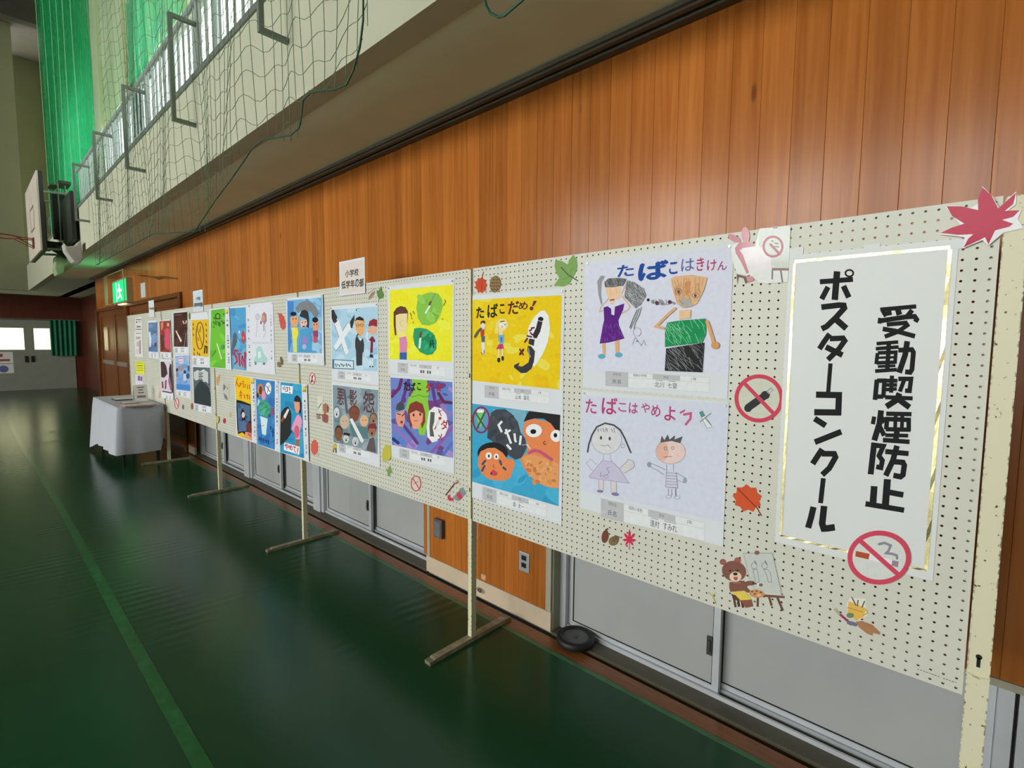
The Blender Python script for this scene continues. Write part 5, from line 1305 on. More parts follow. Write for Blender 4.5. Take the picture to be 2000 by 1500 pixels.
badge(A, 330, 440, 26); A.clip = None; badge(A, 330, 440, 24)
A.build('picture', t); strip(t, RC, 325, 570, 1210, 24, 24, -0.0089)

t, A = poster('yellow and dark blue poster with red brush lettering hanging low', RD, [(440, 240), (748, 284), (776, 1272), (480, 1172)], [(452, 256), (690, 292), (706, 1240), (492, 1160)], base=(240, 190, 18))
for q in ([(490, 300), (460, 420)], [(480, 360), (510, 430)], [(530, 370), (520, 420), (545, 400), (540, 370)], [(560, 350), (590, 345)], [(555, 380), (580, 375), (575, 440)], [(605, 390), (600, 440)], [(640, 400), (640, 455)], [(668, 400), (672, 460)], [(520, 520), (560, 510)], [(540, 480), (545, 600)], [(515, 560), (565, 550)], [(590, 540), (600, 600)], [(620, 560), (650, 555)], [(640, 540), (640, 610)], [(668, 560), (672, 610)]): A.line((206, 70, 24), q, 11)
A.poly((26, 28, 32), [(475, 620), (560, 640), (690, 690), (700, 960), (700, 1240), (640, 1180), (560, 1110), (500, 1140), (480, 1000), (470, 820)])
A.poly((78, 106, 140), [(490, 665), (680, 710), (685, 930), (640, 960), (600, 1050), (510, 1110), (495, 900)]); A.wash([(96, 124, 158), (60, 84, 118)], 12, 40, 4, [(500, 690), (670, 720), (660, 920), (510, 1060)])
A.poly((20, 22, 30), [(540, 820), (570, 740), (605, 830), (615, 940), (590, 930), (560, 940)]).ell((226, 196, 186), 578, 850, 24, 44).poly((80, 110, 150), [(540, 960), (610, 960), (630, 1090), (520, 1100)])
A.poly((112, 48, 34), [(620, 1000), (650, 962), (690, 985), (706, 1060), (700, 1120), (640, 1100)]).poly((224, 150, 120), [(610, 1100), (690, 1120), (706, 1200), (700, 1235), (600, 1180)]).line((190, 50, 50), [(650, 1130), (690, 1170)], 16).poly((206, 176, 90), [(495, 1160), (600, 1170), (706, 1225), (706, 1240)])
A.clip = None; badge(A, 716, 330, 28); A.build('picture', t); strip(t, RD, 722, 450, 1150, 18, 20, -0.0019)

t, A = poster('blue poster of a green shirted person and a white cup hanging low', RD, [(754, 290), (1108, 324), (1128, 1412), (786, 1292)], [(766, 308), (1052, 342), (1052, 1372), (790, 1290)], base=(58, 124, 186), y0=0.0006)
A.wash([(70, 136, 196), (48, 110, 172), (64, 128, 190)], 24, 90, 6)
A.ell((130, 84, 50), 838, 475, 40, 80).ell((200, 132, 90), 836, 470, 48, 92).ell((96, 56, 36), 838, 480, 24, 66).ell((60, 34, 26), 794, 552, 16, 38)
A.poly((220, 148, 166), [(860, 500), (895, 480), (918, 560), (905, 620), (870, 625), (852, 570)]).ell((232, 236, 240), 952, 452, 46, 90).line((60, 40, 50), [(922, 410), (978, 500)], 10).line((70, 40, 50), [(970, 400), (940, 510)], 8)
A.poly((70, 160, 130), [(805, 650), (850, 620), (930, 650), (975, 690), (990, 760), (960, 870), (920, 880), (850, 850), (810, 820)]); A.wash([(86, 176, 146), (54, 140, 112)], 8, 50, 3, [(830, 660), (950, 700), (940, 840), (830, 800)])
A.poly((170, 206, 220), [(800, 600), (830, 640), (800, 720), (786, 700)]).poly((150, 76, 120), [(990, 760), (1030, 740), (1040, 850), (1000, 850)]).ell((40, 96, 80), 968, 860, 20, 26)
A.poly((206, 226, 226), [(832, 865), (945, 905), (918, 1155), (862, 1140)]).line((80, 130, 140), [(860, 1020), (890, 1000)], 8)
for q in ([(820, 1180), (822, 1230)], [(845, 1190), (850, 1240)], [(880, 1200), (878, 1260)], [(920, 1220), (925, 1270)], [(955, 1230), (950, 1290)], [(985, 1020), (990, 1070)], [(1020, 1060), (1022, 1180)], [(1000, 1100), (1040, 1110)], [(810, 1210), (960, 1250)]): A.line((26, 66, 128), q, 12)
A.build('picture', t); strip(t, RD, 1072, 400, 1250, 16, 8, -0.0025)

t, A = poster('blue poster of a pink dressed woman with a large black cigarette hanging low', RD, [(1118, 340), (1536, 394), (1566, 1520), (1130, 1420)], [(1138, 356), (1452, 390), (1492, 1500), (1132, 1404)], base=(44, 146, 190), y0=0.0070)
A.wash([(60, 166, 204), (36, 130, 176), (54, 156, 198)], 24, 100, 7)
A.poly((230, 232, 236), [(1152, 400), (1325, 420), (1318, 535), (1150, 515)])
for q in ([(1175, 430), (1180, 470)], [(1200, 420), (1205, 480)], [(1225, 440), (1250, 440)], [(1235, 430), (1240, 490)], [(1270, 430), (1275, 480)], [(1268, 510), (1285, 522)], [(1212, 500), (1245, 490)]): A.line((130, 34, 60), q, 11)
A.poly((40, 40, 42), [(1132, 900), (1150, 800), (1200, 740), (1250, 725), (1290, 780), (1298, 880), (1290, 1080), (1310, 1100), (1240, 1210), (1180, 1270), (1132, 1310)])
A.poly((222, 222, 218), [(1180, 870), (1245, 755), (1270, 770), (1210, 905), (1190, 900)]).poly((150, 76, 50), [(1140, 930), (1180, 870), (1200, 900), (1160, 960)])
A.poly((34, 36, 38), [(1340, 640), (1350, 580), (1385, 550), (1430, 590), (1452, 680), (1440, 830), (1415, 820), (1425, 680)]).poly((228, 154, 122), [(1342, 650), (1425, 655), (1428, 760), (1400, 830), (1370, 810), (1348, 740)])
A.poly((222, 154, 190), [(1380, 860), (1415, 845), (1450, 890), (1462, 960), (1430, 1100), (1430, 1215), (1370, 1215), (1345, 1120), (1300, 1050), (1330, 970)]).ell((206, 96, 120), 1382, 1100, 40, 95).poly((166, 104, 66), [(1370, 1215), (1425, 1215), (1415, 1320), (1365, 1310)])
A.poly((232, 230, 232), [(1195, 1262), (1428, 1330), (1420, 1450), (1185, 1375)])
for ch, x0, y0, x1, y1 in (('や', 1200, 1352, 1262, 1290), ('め', 1268, 1368, 1318, 1310), ('て', 1328, 1400, 1368, 1330)): A.text((176, 36, 56), ch, x0, y0, x1, y1, 0.04)
A.line((176, 36, 56), [(1400, 1345), (1392, 1400)], 11).ell((176, 36, 56), 1388, 1424, 8, 8)
A.clip = None; badge(A, 1492, 450, 30); A.build('picture', t); strip(t, RD, 1490, 560, 1400, 20, 26, -0.0089)

# ================= board 4
t, A = poster('ochre poster with a large no smoking ring drawn in brown', RE, [(884, 415), (1122, 395), (1128, 1105), (905, 1090)], [(892, 502), (1116, 490), (1118, 982), (906, 962)], base=(222, 178, 44))
A.ring((110, 76, 24), 1004, 705, 50, 175, 12).line((110, 76, 24), [(960, 590), (1040, 845)], 9).line((90, 60, 24), [(1010, 590), (1000, 660)], 10).line((90, 60, 24), [(975, 730), (985, 770)], 9).line((60, 44, 24), [(1062, 930), (1072, 840), (1095, 850), (1092, 930)], 18)
for x, y in ((915, 545), (915, 600), (915, 680), (1080, 545), (1085, 620), (1085, 690), (1085, 770), (925, 870), (925, 930), (970, 920), (995, 935)): A.line((96, 70, 24), [(x, y), (x+5, y+28)], 11)
A.build('picture', t); name_card(t, RE, 918, 995, 1110, 1082, 6, -0.0019)
t, A = poster('dark grey poster of a hooded figure with pale smoke', RE, [(905, 1098), (1138, 1108), (1158, 1705), (925, 1660)], [(912, 1112), (1132, 1122), (1148, 1630), (928, 1582)], base=(84, 96, 104), y0=0.0008, pins=False)
A.wash([(70, 84, 90), (98, 108, 116)], 14, 60, 3)
A.poly((196, 196, 196), [(925, 1180), (975, 1150), (1000, 1170), (1050, 1140), (1110, 1180), (1112, 1330), (1080, 1300), (1050, 1310), (1000, 1270), (950, 1290), (925, 1260)])
for i in range(5): A.line((60, 56, 50), [(990, 1190+i*22), (1040-(i % 2)*14, 1192+i*22)], 11)
A.poly((48, 56, 58), [(960, 1350), (1000, 1300), (1030, 1285), (1060, 1320), (1110, 1370), (1146, 1480), (1146, 1625), (930, 1580), (930, 1420)])
A.build('picture', t); name_card(t, RE, 940, 1600, 1140, 1680, 34, -0.0028)
t, A = poster('dark brown poster with one slanting white cigarette', RE, [(652, 402), (846, 386), (858, 945), (662, 935)], [(660, 412), (838, 394), (846, 850), (664, 846)], base=(74, 42, 34))
A.wash([(84, 52, 42), (62, 34, 28)], 14, 70, 3); A.poly((228, 222, 220), [(685, 640), (698, 640), (768, 770), (752, 790)]).poly((220, 140, 120), [(698, 660), (718, 690), (708, 700), (694, 672)]).line((214, 200, 196), [(782, 515), (795, 545)], 12).line((214, 200, 196), [(826, 510), (818, 545)], 12).line((150, 140, 136), [(820, 670), (800, 840)], 7).line((150, 140, 136), [(838, 650), (836, 840)], 7).line((110, 84, 76), [(680, 440), (760, 430)], 14)
A.build('picture', t); name_card(t, RE, 680, 862, 838, 925, 2, -0.0019)
t, A = poster('light blue poster of small figures standing in haze', RE, [(672, 952), (868, 946), (884, 1530), (690, 1475)], [(680, 970), (866, 960), (876, 1426), (696, 1404)], base=(140, 170, 212), y0=0.0008, pins=False)
A.wash([(120, 160, 210), (160, 180, 216), (110, 150, 200)], 16, 60, 3); A.poly((214, 206, 220), [(720, 985), (785, 980), (790, 1060), (735, 1070)]).line((206, 110, 130), [(728, 1000), (775, 998)], 12).line((210, 130, 150), [(735, 1040), (780, 1040)], 8).ell((160, 140, 140), 750, 1130, 40, 36).ell((50, 56, 80), 705, 1150, 16, 24).ell((46, 50, 74), 806, 1178, 16, 24).poly((190, 200, 220), [(790, 1200), (825, 1200), (830, 1290), (785, 1290)]).ell((60, 80, 120), 855, 1130, 12, 40).ell((60, 80, 110), 845, 1230, 22, 36).poly((150, 120, 140), [(692, 1180), (720, 1180), (722, 1240), (695, 1240)]).poly((70, 130, 200), [(690, 1330), (872, 1350), (876, 1426), (696, 1404)])
A.build('picture', t); name_card(t, RE, 722, 1430, 866, 1480, 22, -0.0028)
t, A = poster('red and brown poster with a long pink bottle shape', RE, [(470, 508), (620, 498), (632, 1000), (482, 990)], [(476, 516), (612, 510), (626, 920), (486, 915)], base=(150, 60, 50), y0=0.0070)
A.wash([(180, 96, 70), (120, 50, 44), (170, 80, 70)], 14, 46, 3); A.poly((206, 80, 108), [(545, 640), (575, 600), (605, 620), (620, 860), (590, 890), (555, 860)]).poly((200, 130, 90), [(490, 540), (530, 520), (525, 600), (500, 640)]).ell((220, 150, 120), 588, 560, 16, 26).poly((90, 56, 40), [(488, 700), (530, 690), (545, 880), (500, 900)])
A.build('picture', t); name_card(t, RE, 500, 940, 620, 985, 2, -0.0089)
t, A = poster('brown and white poster of two dark haired heads', RE, [(484, 1010), (634, 1012), (664, 1555), (498, 1500)], [(490, 1040), (632, 1040), (656, 1462), (500, 1432)], base=(206, 196, 206), y0=0.0078, pins=False)
A.poly((70, 46, 44), [(490, 1045), (535, 1045), (565, 1100), (582, 1200), (540, 1250), (500, 1245)]).poly((58, 40, 50), [(600, 1130), (615, 1070), (632, 1075), (645, 1250), (655, 1455), (635, 1440), (620, 1330), (600, 1250)]).poly((150, 96, 120), [(595, 1250), (615, 1250), (640, 1380), (620, 1420), (590, 1300)]).line((120, 70, 80), [(515, 1310), (520, 1380)], 22).line((110, 70, 80), [(560, 1290), (555, 1390)], 20).line((90, 60, 76), [(520, 1430), (630, 1450)], 20)
A.build('picture', t); name_card(t, RE, 560, 1485, 650, 1530, 14, -0.0097)
# ================= board 5
t, A = poster('blue grey poster of a pale figure beside the strip of notices', RE, [(324, 512), (452, 508), (462, 1010), (334, 985)], [(330, 536), (446, 530), (456, 920), (336, 910)], base=(96, 124, 160))
A.wash([(80, 110, 156), (120, 146, 172)], 10, 50, 3); A.poly((214, 220, 224), [(336, 660), (355, 650), (372, 740), (365, 850), (345, 850)]).poly((120, 150, 196), [(372, 700), (430, 690), (440, 800), (380, 830)]).poly((110, 60, 90), [(410, 800), (440, 790), (440, 850), (415, 850)]).line((226, 150, 130), [(400, 690), (425, 685)], 9)
A.build('picture', t); name_card(t, RE, 372, 930, 452, 985, 4, -0.0019)
def notice(label, q, base, marks, y0=0.0):
    t, A = poster(label, RE, q, q, base=base, y0=y0, pins=False, name='notice', cat='notice', group='notices on the end pegboard')
    x0, x1 = q[0][0], q[1][0]; y = q[0][1]
    for (u0, v0, u1, v1, c) in marks:
        h = q[3][1]-q[0][1]; w_ = x1-x0
        A.rect(c, x0+w_*u0, y+h*v0, x0+w_*u1, y+h*v1)
    A.build('picture', t)
notice('white notice with black headings at the top of the end pegboard', [(160, 470), (250, 462), (252, 640), (162, 632)], (214, 212, 206), [(0.1, 0.12, 0.9, 0.2, (110, 110, 110)), (0.15, 0.3, 0.3, 0.42, (30, 30, 30)), (0.4, 0.32, 0.8, 0.36, (90, 90, 90)), (0.2, 0.65, 0.8, 0.8, (130, 130, 130)), (0.1, 0.9, 0.9, 0.96, (90, 90, 90))])
notice('tall white notice with faint figures on the end pegboard', [(152, 652), (250, 650), (262, 985), (160, 975)], (216, 212, 212), [(0.15, 0.05, 0.85, 0.09, (150, 150, 140)), (0.2, 0.2, 0.8, 0.3, (170, 160, 150)), (0.25, 0.4, 0.6, 0.6, (190, 176, 176)), (0.6, 0.35, 0.85, 0.9, (170, 140, 146)), (0.2, 0.7, 0.5, 0.9, (206, 190, 196))], 0.0004)
notice('yellow notice with green print on the end pegboard', [(168, 1030), (278, 1045), (284, 1215), (172, 1195)], (220, 214, 60), [(0.05, 0.08, 0.9, 0.25, (180, 200, 60)), (0.1, 0.35, 0.85, 0.42, (120, 140, 40)), (0.1, 0.55, 0.85, 0.6, (140, 150, 50)), (0.1, 0.72, 0.85, 0.78, (140, 150, 50))], 0.0008)
notice('pale pink notice with purple squares low on the end pegboard', [(165, 1215), (262, 1222), (268, 1480), (172, 1465)], (214, 204, 214), [(0.3, 0.05, 0.6, 0.3, (120, 96, 146)), (0.66, 0.08, 0.9, 0.32, (110, 90, 136)), (0.1, 0.5, 0.8, 0.55, (170, 160, 176)), (0.3, 0.75, 0.8, 0.95, (180, 190, 196))], 0.0004)
# ================= section signs clipped to the top edge
def section(label, reg, q, lines, dx=0.0, fill=(216, 204, 198)):
    t, A = poster(label, reg, q, q, pins=False, y0=0.0044, name='section_sign', cat='sign', group='section signs at the top edge of the pegboards')
    (x0, y0), (x1, y1), (x2, y2), (x3, y3) = q
    def P(u, v): return (x0+(x1-x0)*u+(x3-x0)*v*(1-u)+(x2-x1)*v*u, y0+(y1-y0)*u+((y3-y0)*(1-u)+(y2-y1)*u)*v)
    A.poly(fill, [P(0.05, 0.06), P(0.95, 0.06), P(0.95, 0.95), P(0.05, 0.95)])
    A.clip = None
    for st, u0, v0, u1, v1 in lines:
        n = len(st)
        for i, ch in enumerate(st):
            a = P(u0+(u1-u0)*i/n+0.008, v1); b = P(u0+(u1-u0)*(i+1)/n-0.008, v0); A.text((30, 26, 28), ch, a[0], a[1], b[0], b[1], 0.025)
    A.build('print', t)
section('white section sign naming the lower primary grades above the crossed cigarettes poster', RA, [(390, 200), (697, 137), (712, 580), (400, 612)], [('小学校', 0.22, 0.28, 0.76, 0.48), ('低学年の部', 0.06, 0.58, 0.95, 0.80)])
section('pale blue section sign above the ochre no smoking ring poster', RE, [(915, 125), (1036, 104), (1046, 385), (920, 392)], [('小学校', 0.25, 0.30, 0.75, 0.48), ('高学年の部', 0.08, 0.58, 0.95, 0.78)], fill=(196, 206, 214))
section('narrow section sign with one line of print above the end pegboard', RE, [(336, 250), (405, 240), (409, 464), (341, 462)], [('中学校の部', 0.05, 0.42, 0.95, 0.56)], fill=(206, 210, 206))
# ================= cut-out stickers
def sticker(label, reg, draw, cat='sticker', Y=-0.0012, name='sticker', group='autumn stickers on the pegboards', m=None):
    A = Art(reg, Y); draw(A)
    lo = np.min(np.array(A.v), 0); hi = np.max(np.array(A.v), 0); c = ((lo[0]+hi[0])/2, Y, lo[2])
    e = bpy.data.objects.new('tmp', None); e.location = tuple(float(v) for v in c)
    me_parent = e
    o = A.build(name, None, m or INK)
    for v in o.data.vertices: v.co -= Vector(e.location)
    o.location = e.location; bpy.data.objects.remove(e)
    tag(o, label, cat, group)
    return o
def leaf_pts(cx, cy, rx, ry, rot, teeth=9, depth=0.18, tip=1.0):
    P = []
    for i in range(teeth*2):
        a = 2*math.pi*i/(teeth*2); r = 1.0 if i % 2 == 0 else 1-depth
        x, y = rx*r*math.cos(a)*(1 if math.cos(a) < 0 else tip), ry*r*math.sin(a)
        P.append((cx+x*math.cos(rot)-y*math.sin(rot), cy+x*math.sin(rot)+y*math.cos(rot)))
    return P
def maple(A, col, cx, cy, r, rot=0.0, sx=1.0, sy=1.0, lobes=7, stem=True):
    P = []
    for i in range(lobes):
        a = rot+math.pi*(-0.5)+(i-(lobes-1)/2)*2*math.pi/(lobes+0.8); L = r*(1.0-0.09*abs(i-(lobes-1)/2)); h = math.pi/(lobes+0.8)
        for da, q in ((-h, 0.34), (-h*0.55, 0.66), (0, 1.0), (h*0.55, 0.66)): P.append((cx+sx*L*q*math.cos(a+da), cy+sy*L*q*math.sin(a+da)))
    P.append((cx+sx*0.2*r*math.cos(rot+1.571), cy+sy*0.2*r*math.sin(rot+1.571)))
    A.poly(col, P)
    if stem: A.line(col, [(cx, cy), (cx+sx*r*0.9*math.cos(rot+1.571), cy+sy*r*0.9*math.sin(rot+1.571))], r*0.06)
R8 = (1420, 740, 3.4086)
# big glossy maple leaf at the top corner of the title board
def d(A):
    A.poly((232, 228, 230), [(1410, 400), (1560, 345), (1450, 215), (1600, 240), (1680, 190), (1700, 80), (1770, 150), (1810, 225), (1925, 115), (1925, 200), (1860, 250), (1960, 235), (1935, 300), (1975, 360), (1840, 390), (1740, 475), (1700, 440), (1575, 492), (1580, 420)])
    A.poly((188, 36, 72), [(1420, 392), (1500, 355), (1580, 330), (1500, 280), (1462, 215), (1560, 215), (1672, 240), (1670, 170), (1700, 88), (1760, 140), (1805, 228), (1925, 122), (1905, 200), (1850, 245), (1950, 240), (1905, 285), (1830, 305), (1905, 330), (1880, 350), (1785, 375), (1740, 468), (1718, 420), (1680, 440), (1575, 488), (1605, 430), (1640, 400), (1540, 405)])
sticker('large crimson maple leaf sticker stuck across the corner post of the title board', R7, d, Y=-0.0085, m=print_mat('glossy_leaf_print', 0.5, 0.07))
# rabbit at an easel
RBU = (1425, 440, 12.5)
def d(A):
    A.poly((226, 226, 222), [(40, 480), (200, 420), (620, 500), (740, 80), (1490, 20), (1420, 1390), (980, 1420), (720, 1400), (560, 1260), (180, 1180), (60, 850)])
    A.poly((204, 208, 200), [(745, 90), (1485, 30), (1420, 1040), (1030, 1060), (990, 760), (700, 480)])
    A.ell((206, 136, 146), 110, 320, 170, 75, 0.5).ell((206, 136, 146), 390, 240, 95, 200, -0.1).poly((200, 128, 140), [(130, 560), (230, 420), (480, 400), (640, 510), (300, 560), (340, 760), (470, 1150), (420, 1190), (280, 900), (150, 680)])
    A.poly((234, 222, 226), [(240, 600), (640, 540), (800, 700), (1000, 800), (1030, 1060), (760, 1130), (560, 1060), (380, 800)])
    A.ring((176, 70, 92), 1060, 520, 230, 240, 56).line((176, 70, 92), [(1000, 470), (1220, 700)], 62)
    for q in ([(1030, 380), (1060, 390)], [(1110, 440), (1180, 450)], [(1100, 520), (1190, 525)]): A.line((120, 124, 120), q, 36)
    A.rect((150, 118, 116), 1030, 1045, 1440, 1105).rect((150, 118, 116), 1060, 20, 1170, 80).line((130, 110, 106), [(1045, 1105), (1040, 1310)], 36).line((130, 110, 106), [(1250, 1105), (1290, 1380)], 38)
    A.poly((110, 86, 80), [(170, 1190), (400, 1250), (500, 1200), (460, 1330), (390, 1430), (340, 1290), (210, 1260), (190, 1450)]).poly((206, 140, 146), [(400, 1250), (560, 1240), (600, 1340), (440, 1400)])
sticker('pink rabbit sticker painting at an easel beside the title sheet', RBU, d, Y=-0.0030, m=LAMINATE)
# ban signs
RED = (204, 70, 92)
def ban(A, cx, cy, rx, ry, w_, inner, fill=None):
    A.ell(fill or (204, 204, 188), cx, cy, rx, ry, n=36); inner(A)
    A.line(RED, [(cx-rx*0.66, cy-ry*0.70), (cx+rx*0.66, cy+ry*0.70)], w_*0.95, cap=False); A.ring(RED, cx, cy, rx*0.92, ry*0.92, w_, 40)
def d(A):
    def inner(A):
        A.line((52, 52, 54), [(135, 195), (262, 105)], 50, square=True).ell((52, 52, 54), 140, 195, 26, 26).ell((52, 52, 54), 255, 108, 30, 28).line((150, 152, 150), [(268, 92), (302, 66)], 24, square=True).line((206, 206, 198), [(276, 88), (298, 70)], 12, square=True)
    ban(A, 213, 130, 163, 160, 27, inner)
sticker('round red ban sign over a black electronic cigarette', R8, d, cat='sign')
def d(A):
    def inner(A):
        A.poly((178, 78, 44), [(858, 1145), (950, 1165), (942, 1202), (854, 1182)]).poly((226, 224, 228), [(950, 1165), (1100, 1205), (1096, 1240), (942, 1202)]).poly((150, 130, 150), [(1100, 1208), (1142, 1215), (1138, 1255), (1094, 1242)])
        A.line((136, 136, 148), [(1012, 1100), (1050, 1092), (1090, 1110), (1075, 1145), (1060, 1160), (1100, 1165), (1130, 1175), (1132, 1195)], 17)
    ban(A, 1013, 1190, 212, 178, 33, inner, (210, 210, 206))
sticker('large round red ban sign over a burning cigarette on the title sheet corner', R8, d, cat='sign', Y=-0.0050)
def d(A):
    P = leaf_pts(135, 795, 102, 92, 0.5, 9, 0.2); A.poly((206, 84, 46), P); A.line((150, 54, 34), [(70, 730), (140, 800), (200, 860), (228, 910)], 8)
sticker('orange toothed leaf sticker beside the title sheet', R8, d)
# bear at an easel
def d(A):
    A.poly((196, 198, 192), [(620, 205), (1185, 205), (1370, 1010), (770, 900)]).line((150, 154, 150), [(620, 205), (1185, 205), (1370, 1010)], 14).line((150, 154, 150), [(620, 205), (745, 720)], 10)
    A.ell((136, 92, 84), 885, 195, 50, 42)
    for cx, dxx in ((830, 0), (1035, 40)):
        A.ring((140, 146, 138), cx, 450, 55, 60, 12).line((140, 146, 138), [(cx-20, 520), (cx+dxx-10, 600), (cx+30+dxx, 770), (cx+100+dxx, 770), (cx+70+dxx, 580), (cx+60, 520), (cx-20, 520)], 12).line((130, 130, 130), [(cx+10, 360), (cx+40, 420)], 26)
    BR = (128, 84, 70)
    A.line((96, 62, 56), [(430, 1060), (465, 1260)], 44, square=True).line((80, 50, 46), [(510, 1090), (535, 1250)], 44, square=True).line((80, 50, 46), [(580, 1120), (615, 1270)], 44, square=True).poly((96, 62, 56), [(380, 1000), (600, 1060), (600, 1140), (420, 1110)])
    A.line((104, 70, 62), [(900, 1060), (895, 1250)], 40, square=True).line((104, 70, 62), [(1120, 1060), (1170, 1230)], 40, square=True).line((104, 70, 62), [(1280, 1070), (1390, 1330)], 42, square=True).poly((116, 80, 70), [(1020, 1010), (1425, 1040), (1425, 1085), (1030, 1060)])
    A.poly((136, 86, 66), [(560, 1110), (780, 1110), (810, 1240), (720, 1265), (660, 1270), (620, 1210)])
    A.poly(BR, [(345, 770), (620, 740), (700, 790), (690, 880), (740, 920), (760, 990), (690, 970), (600, 940), (360, 960), (340, 860)]).line(BR, [(560, 860), (720, 790), (800, 790)], 90)
    A.poly((222, 196, 84), [(370, 965), (640, 935), (780, 1110), (560, 1125), (470, 1030)])
    A.ell((200, 146, 92), 880, 995, 150, 80, 0.1)
    for q in ((790, 950), (880, 945), (845, 1000), (960, 970)): A.ell((120, 84, 60), q[0], q[1], 22, 16)
    A.ell((232, 176, 120), 925, 1025, 40, 26)
    A.line((60, 50, 48), [(800, 785), (890, 810)], 24).ell((220, 220, 214), 910, 820, 32, 32).ell((140, 90, 92), 960, 825, 40, 30)
    A.ell((150, 92, 84), 218, 375, 62, 58).ell((160, 92, 88), 505, 345, 66, 58).ell(BR, 435, 555, 238, 200, 0.25, 30)
    A.ell((224, 200, 172), 465, 665, 118, 100).ell((46, 34, 34), 462, 610, 46, 28).ell((40, 26, 26), 362, 545, 18, 18).ell((40, 26, 26), 503, 545, 18, 18).poly((170, 84, 80), [(425, 670), (510, 670), (500, 725), (470, 735), (435, 715)]).line((190, 130, 100), [(420, 785), (560, 785)], 10)
sticker('brown bear sticker painting at an easel low on the title board', (1390, 1060, 10.0), d)
RCU = (1380, 1050, 3.2258)
def d(A):
    A.poly((224, 220, 206), [(905, 380), (1000, 385), (1015, 490), (960, 520), (890, 500), (885, 410)])
    A.poly((222, 176, 84), [(895, 400), (1005, 445), (990, 500), (945, 520), (888, 490)]).line((206, 160, 76), [(1005, 455), (1015, 475), (985, 492)], 7).line((190, 140, 60), [(890, 440), (985, 470)], 5)
    for q in ([(920, 385), (940, 425)], [(955, 395), (950, 430)], [(995, 402), (980, 438)]): A.line((96, 90, 80), q, 8)
    A.line((176, 170, 140), [(812, 452), (840, 485)], 18).line((150, 60, 96), [(845, 488), (895, 530)], 15).line((110, 110, 130), [(895, 535), (940, 548)], 24)
    A.poly((168, 120, 84), [(940, 530), (980, 525), (1045, 550), (1095, 600), (1090, 612), (1050, 600), (1045, 618), (1010, 605), (960, 565)]).ell((110, 130, 96), 905, 490, 24, 16)
sticker('paint cup and brush sticker near the bottom of the title board', RCU, d)
def d(A): A.line((196, 178, 110), [(15, 345), (45, 375), (40, 360), (55, 350)], 9).line((170, 156, 100), [(40, 370), (58, 415)], 6)
sticker('tiny dry sprout sticker at the lower edge of the title board', RCU, d)
# acorns and small maple
def d(A): A.ell((112, 66, 50), 290, 1350, 32, 60, 0.15).line((90, 60, 46), [(296, 1290), (312, 1280)], 14)
sticker('dark brown acorn sticker below the pencil poster', R6, d)
def d(A): A.ell((126, 104, 72), 368, 1390, 48, 42, -0.5).ell((112, 92, 66), 385, 1370, 36, 28, -0.5).line((112, 92, 66), [(398, 1362), (418, 1355)], 12)
sticker('olive brown acorn sticker lying beside the red maple sticker', R6, d)
def d(A): maple(A, (206, 44, 76), 512, 1380, 98, 0.02, 0.82, 1.0)
sticker('small red maple leaf sticker below the pencil poster', R6, d)
# top of board 1
def d(A):
    A.poly((126, 162, 92), [(922, 145), (940, 138), (1000, 155), (1045, 185), (1055, 140), (1098, 88), (1130, 130), (1140, 200), (1120, 265), (1090, 320), (1060, 375), (1000, 398), (905, 390), (960, 315), (930, 260), (915, 200)]); A.line((86, 92, 64), [(980, 212), (1050, 285), (1142, 342)], 11).line((104, 136, 78), [(1080, 220), (1070, 290)], 5).line((104, 136, 78), [(1000, 330), (1060, 300)], 5)
sticker('green three lobed leaf sticker above the pencil posters', R3, d)
def d(A): A.poly((200, 74, 40), leaf_pts(198, 385, 62, 82, 0, 9, 0.18)); A.line((140, 60, 36), [(205, 430), (208, 300), (222, 258)], 7)
sticker('orange red toothed leaf sticker above the yellow cigarette poster', R3, d)
def d(A):
    A.ell((116, 92, 60), 338, 375, 55, 82, 0.1)
    for i in range(5):
        for j in range(3): A.ell((150, 122, 84), 305+j*32, 315+i*32, 16, 8, 0.4)
sticker('brown pine cone sticker above the yellow cigarette poster', R3, d)
# board 2 stickers
def d(A): A.poly((96, 132, 62), [(845, 540), (870, 550), (890, 510), (908, 495), (918, 560), (938, 600), (925, 640), (880, 650), (855, 610)]); A.line((70, 90, 50), [(880, 610), (870, 675)], 6)
sticker('small green leaf sticker beside the white section sign', RA, d)
def d(A): A.line((176, 150, 130), [(742, 580), (835, 520)], 9).poly((168, 140, 120), [(745, 665), (750, 620), (790, 575), (825, 545), (822, 590), (790, 640)]).line((120, 84, 76), [(765, 620), (820, 560)], 7)
sticker('small brown paintbrush sticker beside the green leaf', RA, d)
def d(A): A.poly((190, 180, 70), [(715, 860), (745, 815), (790, 820), (795, 930), (770, 965), (715, 975), (706, 920)])
sticker('yellow ginkgo leaf sticker below the purple swirl poster', RB, d, Y=-0.0040)
def d(A): A.poly((120, 150, 92), [(740, 1035), (765, 1050), (780, 1005), (800, 1060), (805, 1080), (785, 1085), (782, 1115), (755, 1110), (760, 1080)])
sticker('small green leaf sticker under the yellow ginkgo leaf', RB, d)
def d(A):
    def inner(A): A.line((206, 120, 110), [(1005, 1185), (1050, 1160)], 9).line((170, 170, 170), [(1040, 1140), (1050, 1160), (1045, 1200)], 6)
    ban(A, 1028, 1182, 48, 76, 10, inner)
sticker('small round red ban sign low on the board below the purple poster', RB, d, cat='sign')
def d(A):
    A.line((110, 60, 52), [(1310, 1290), (1395, 1180)], 13).poly((150, 100, 84), [(1390, 1180), (1410, 1150), (1430, 1145), (1432, 1175), (1405, 1190)]).line((206, 190, 180), [(1400, 1170), (1425, 1155)], 7)
sticker('thin brown paintbrush sticker at the board corner', RB, d)
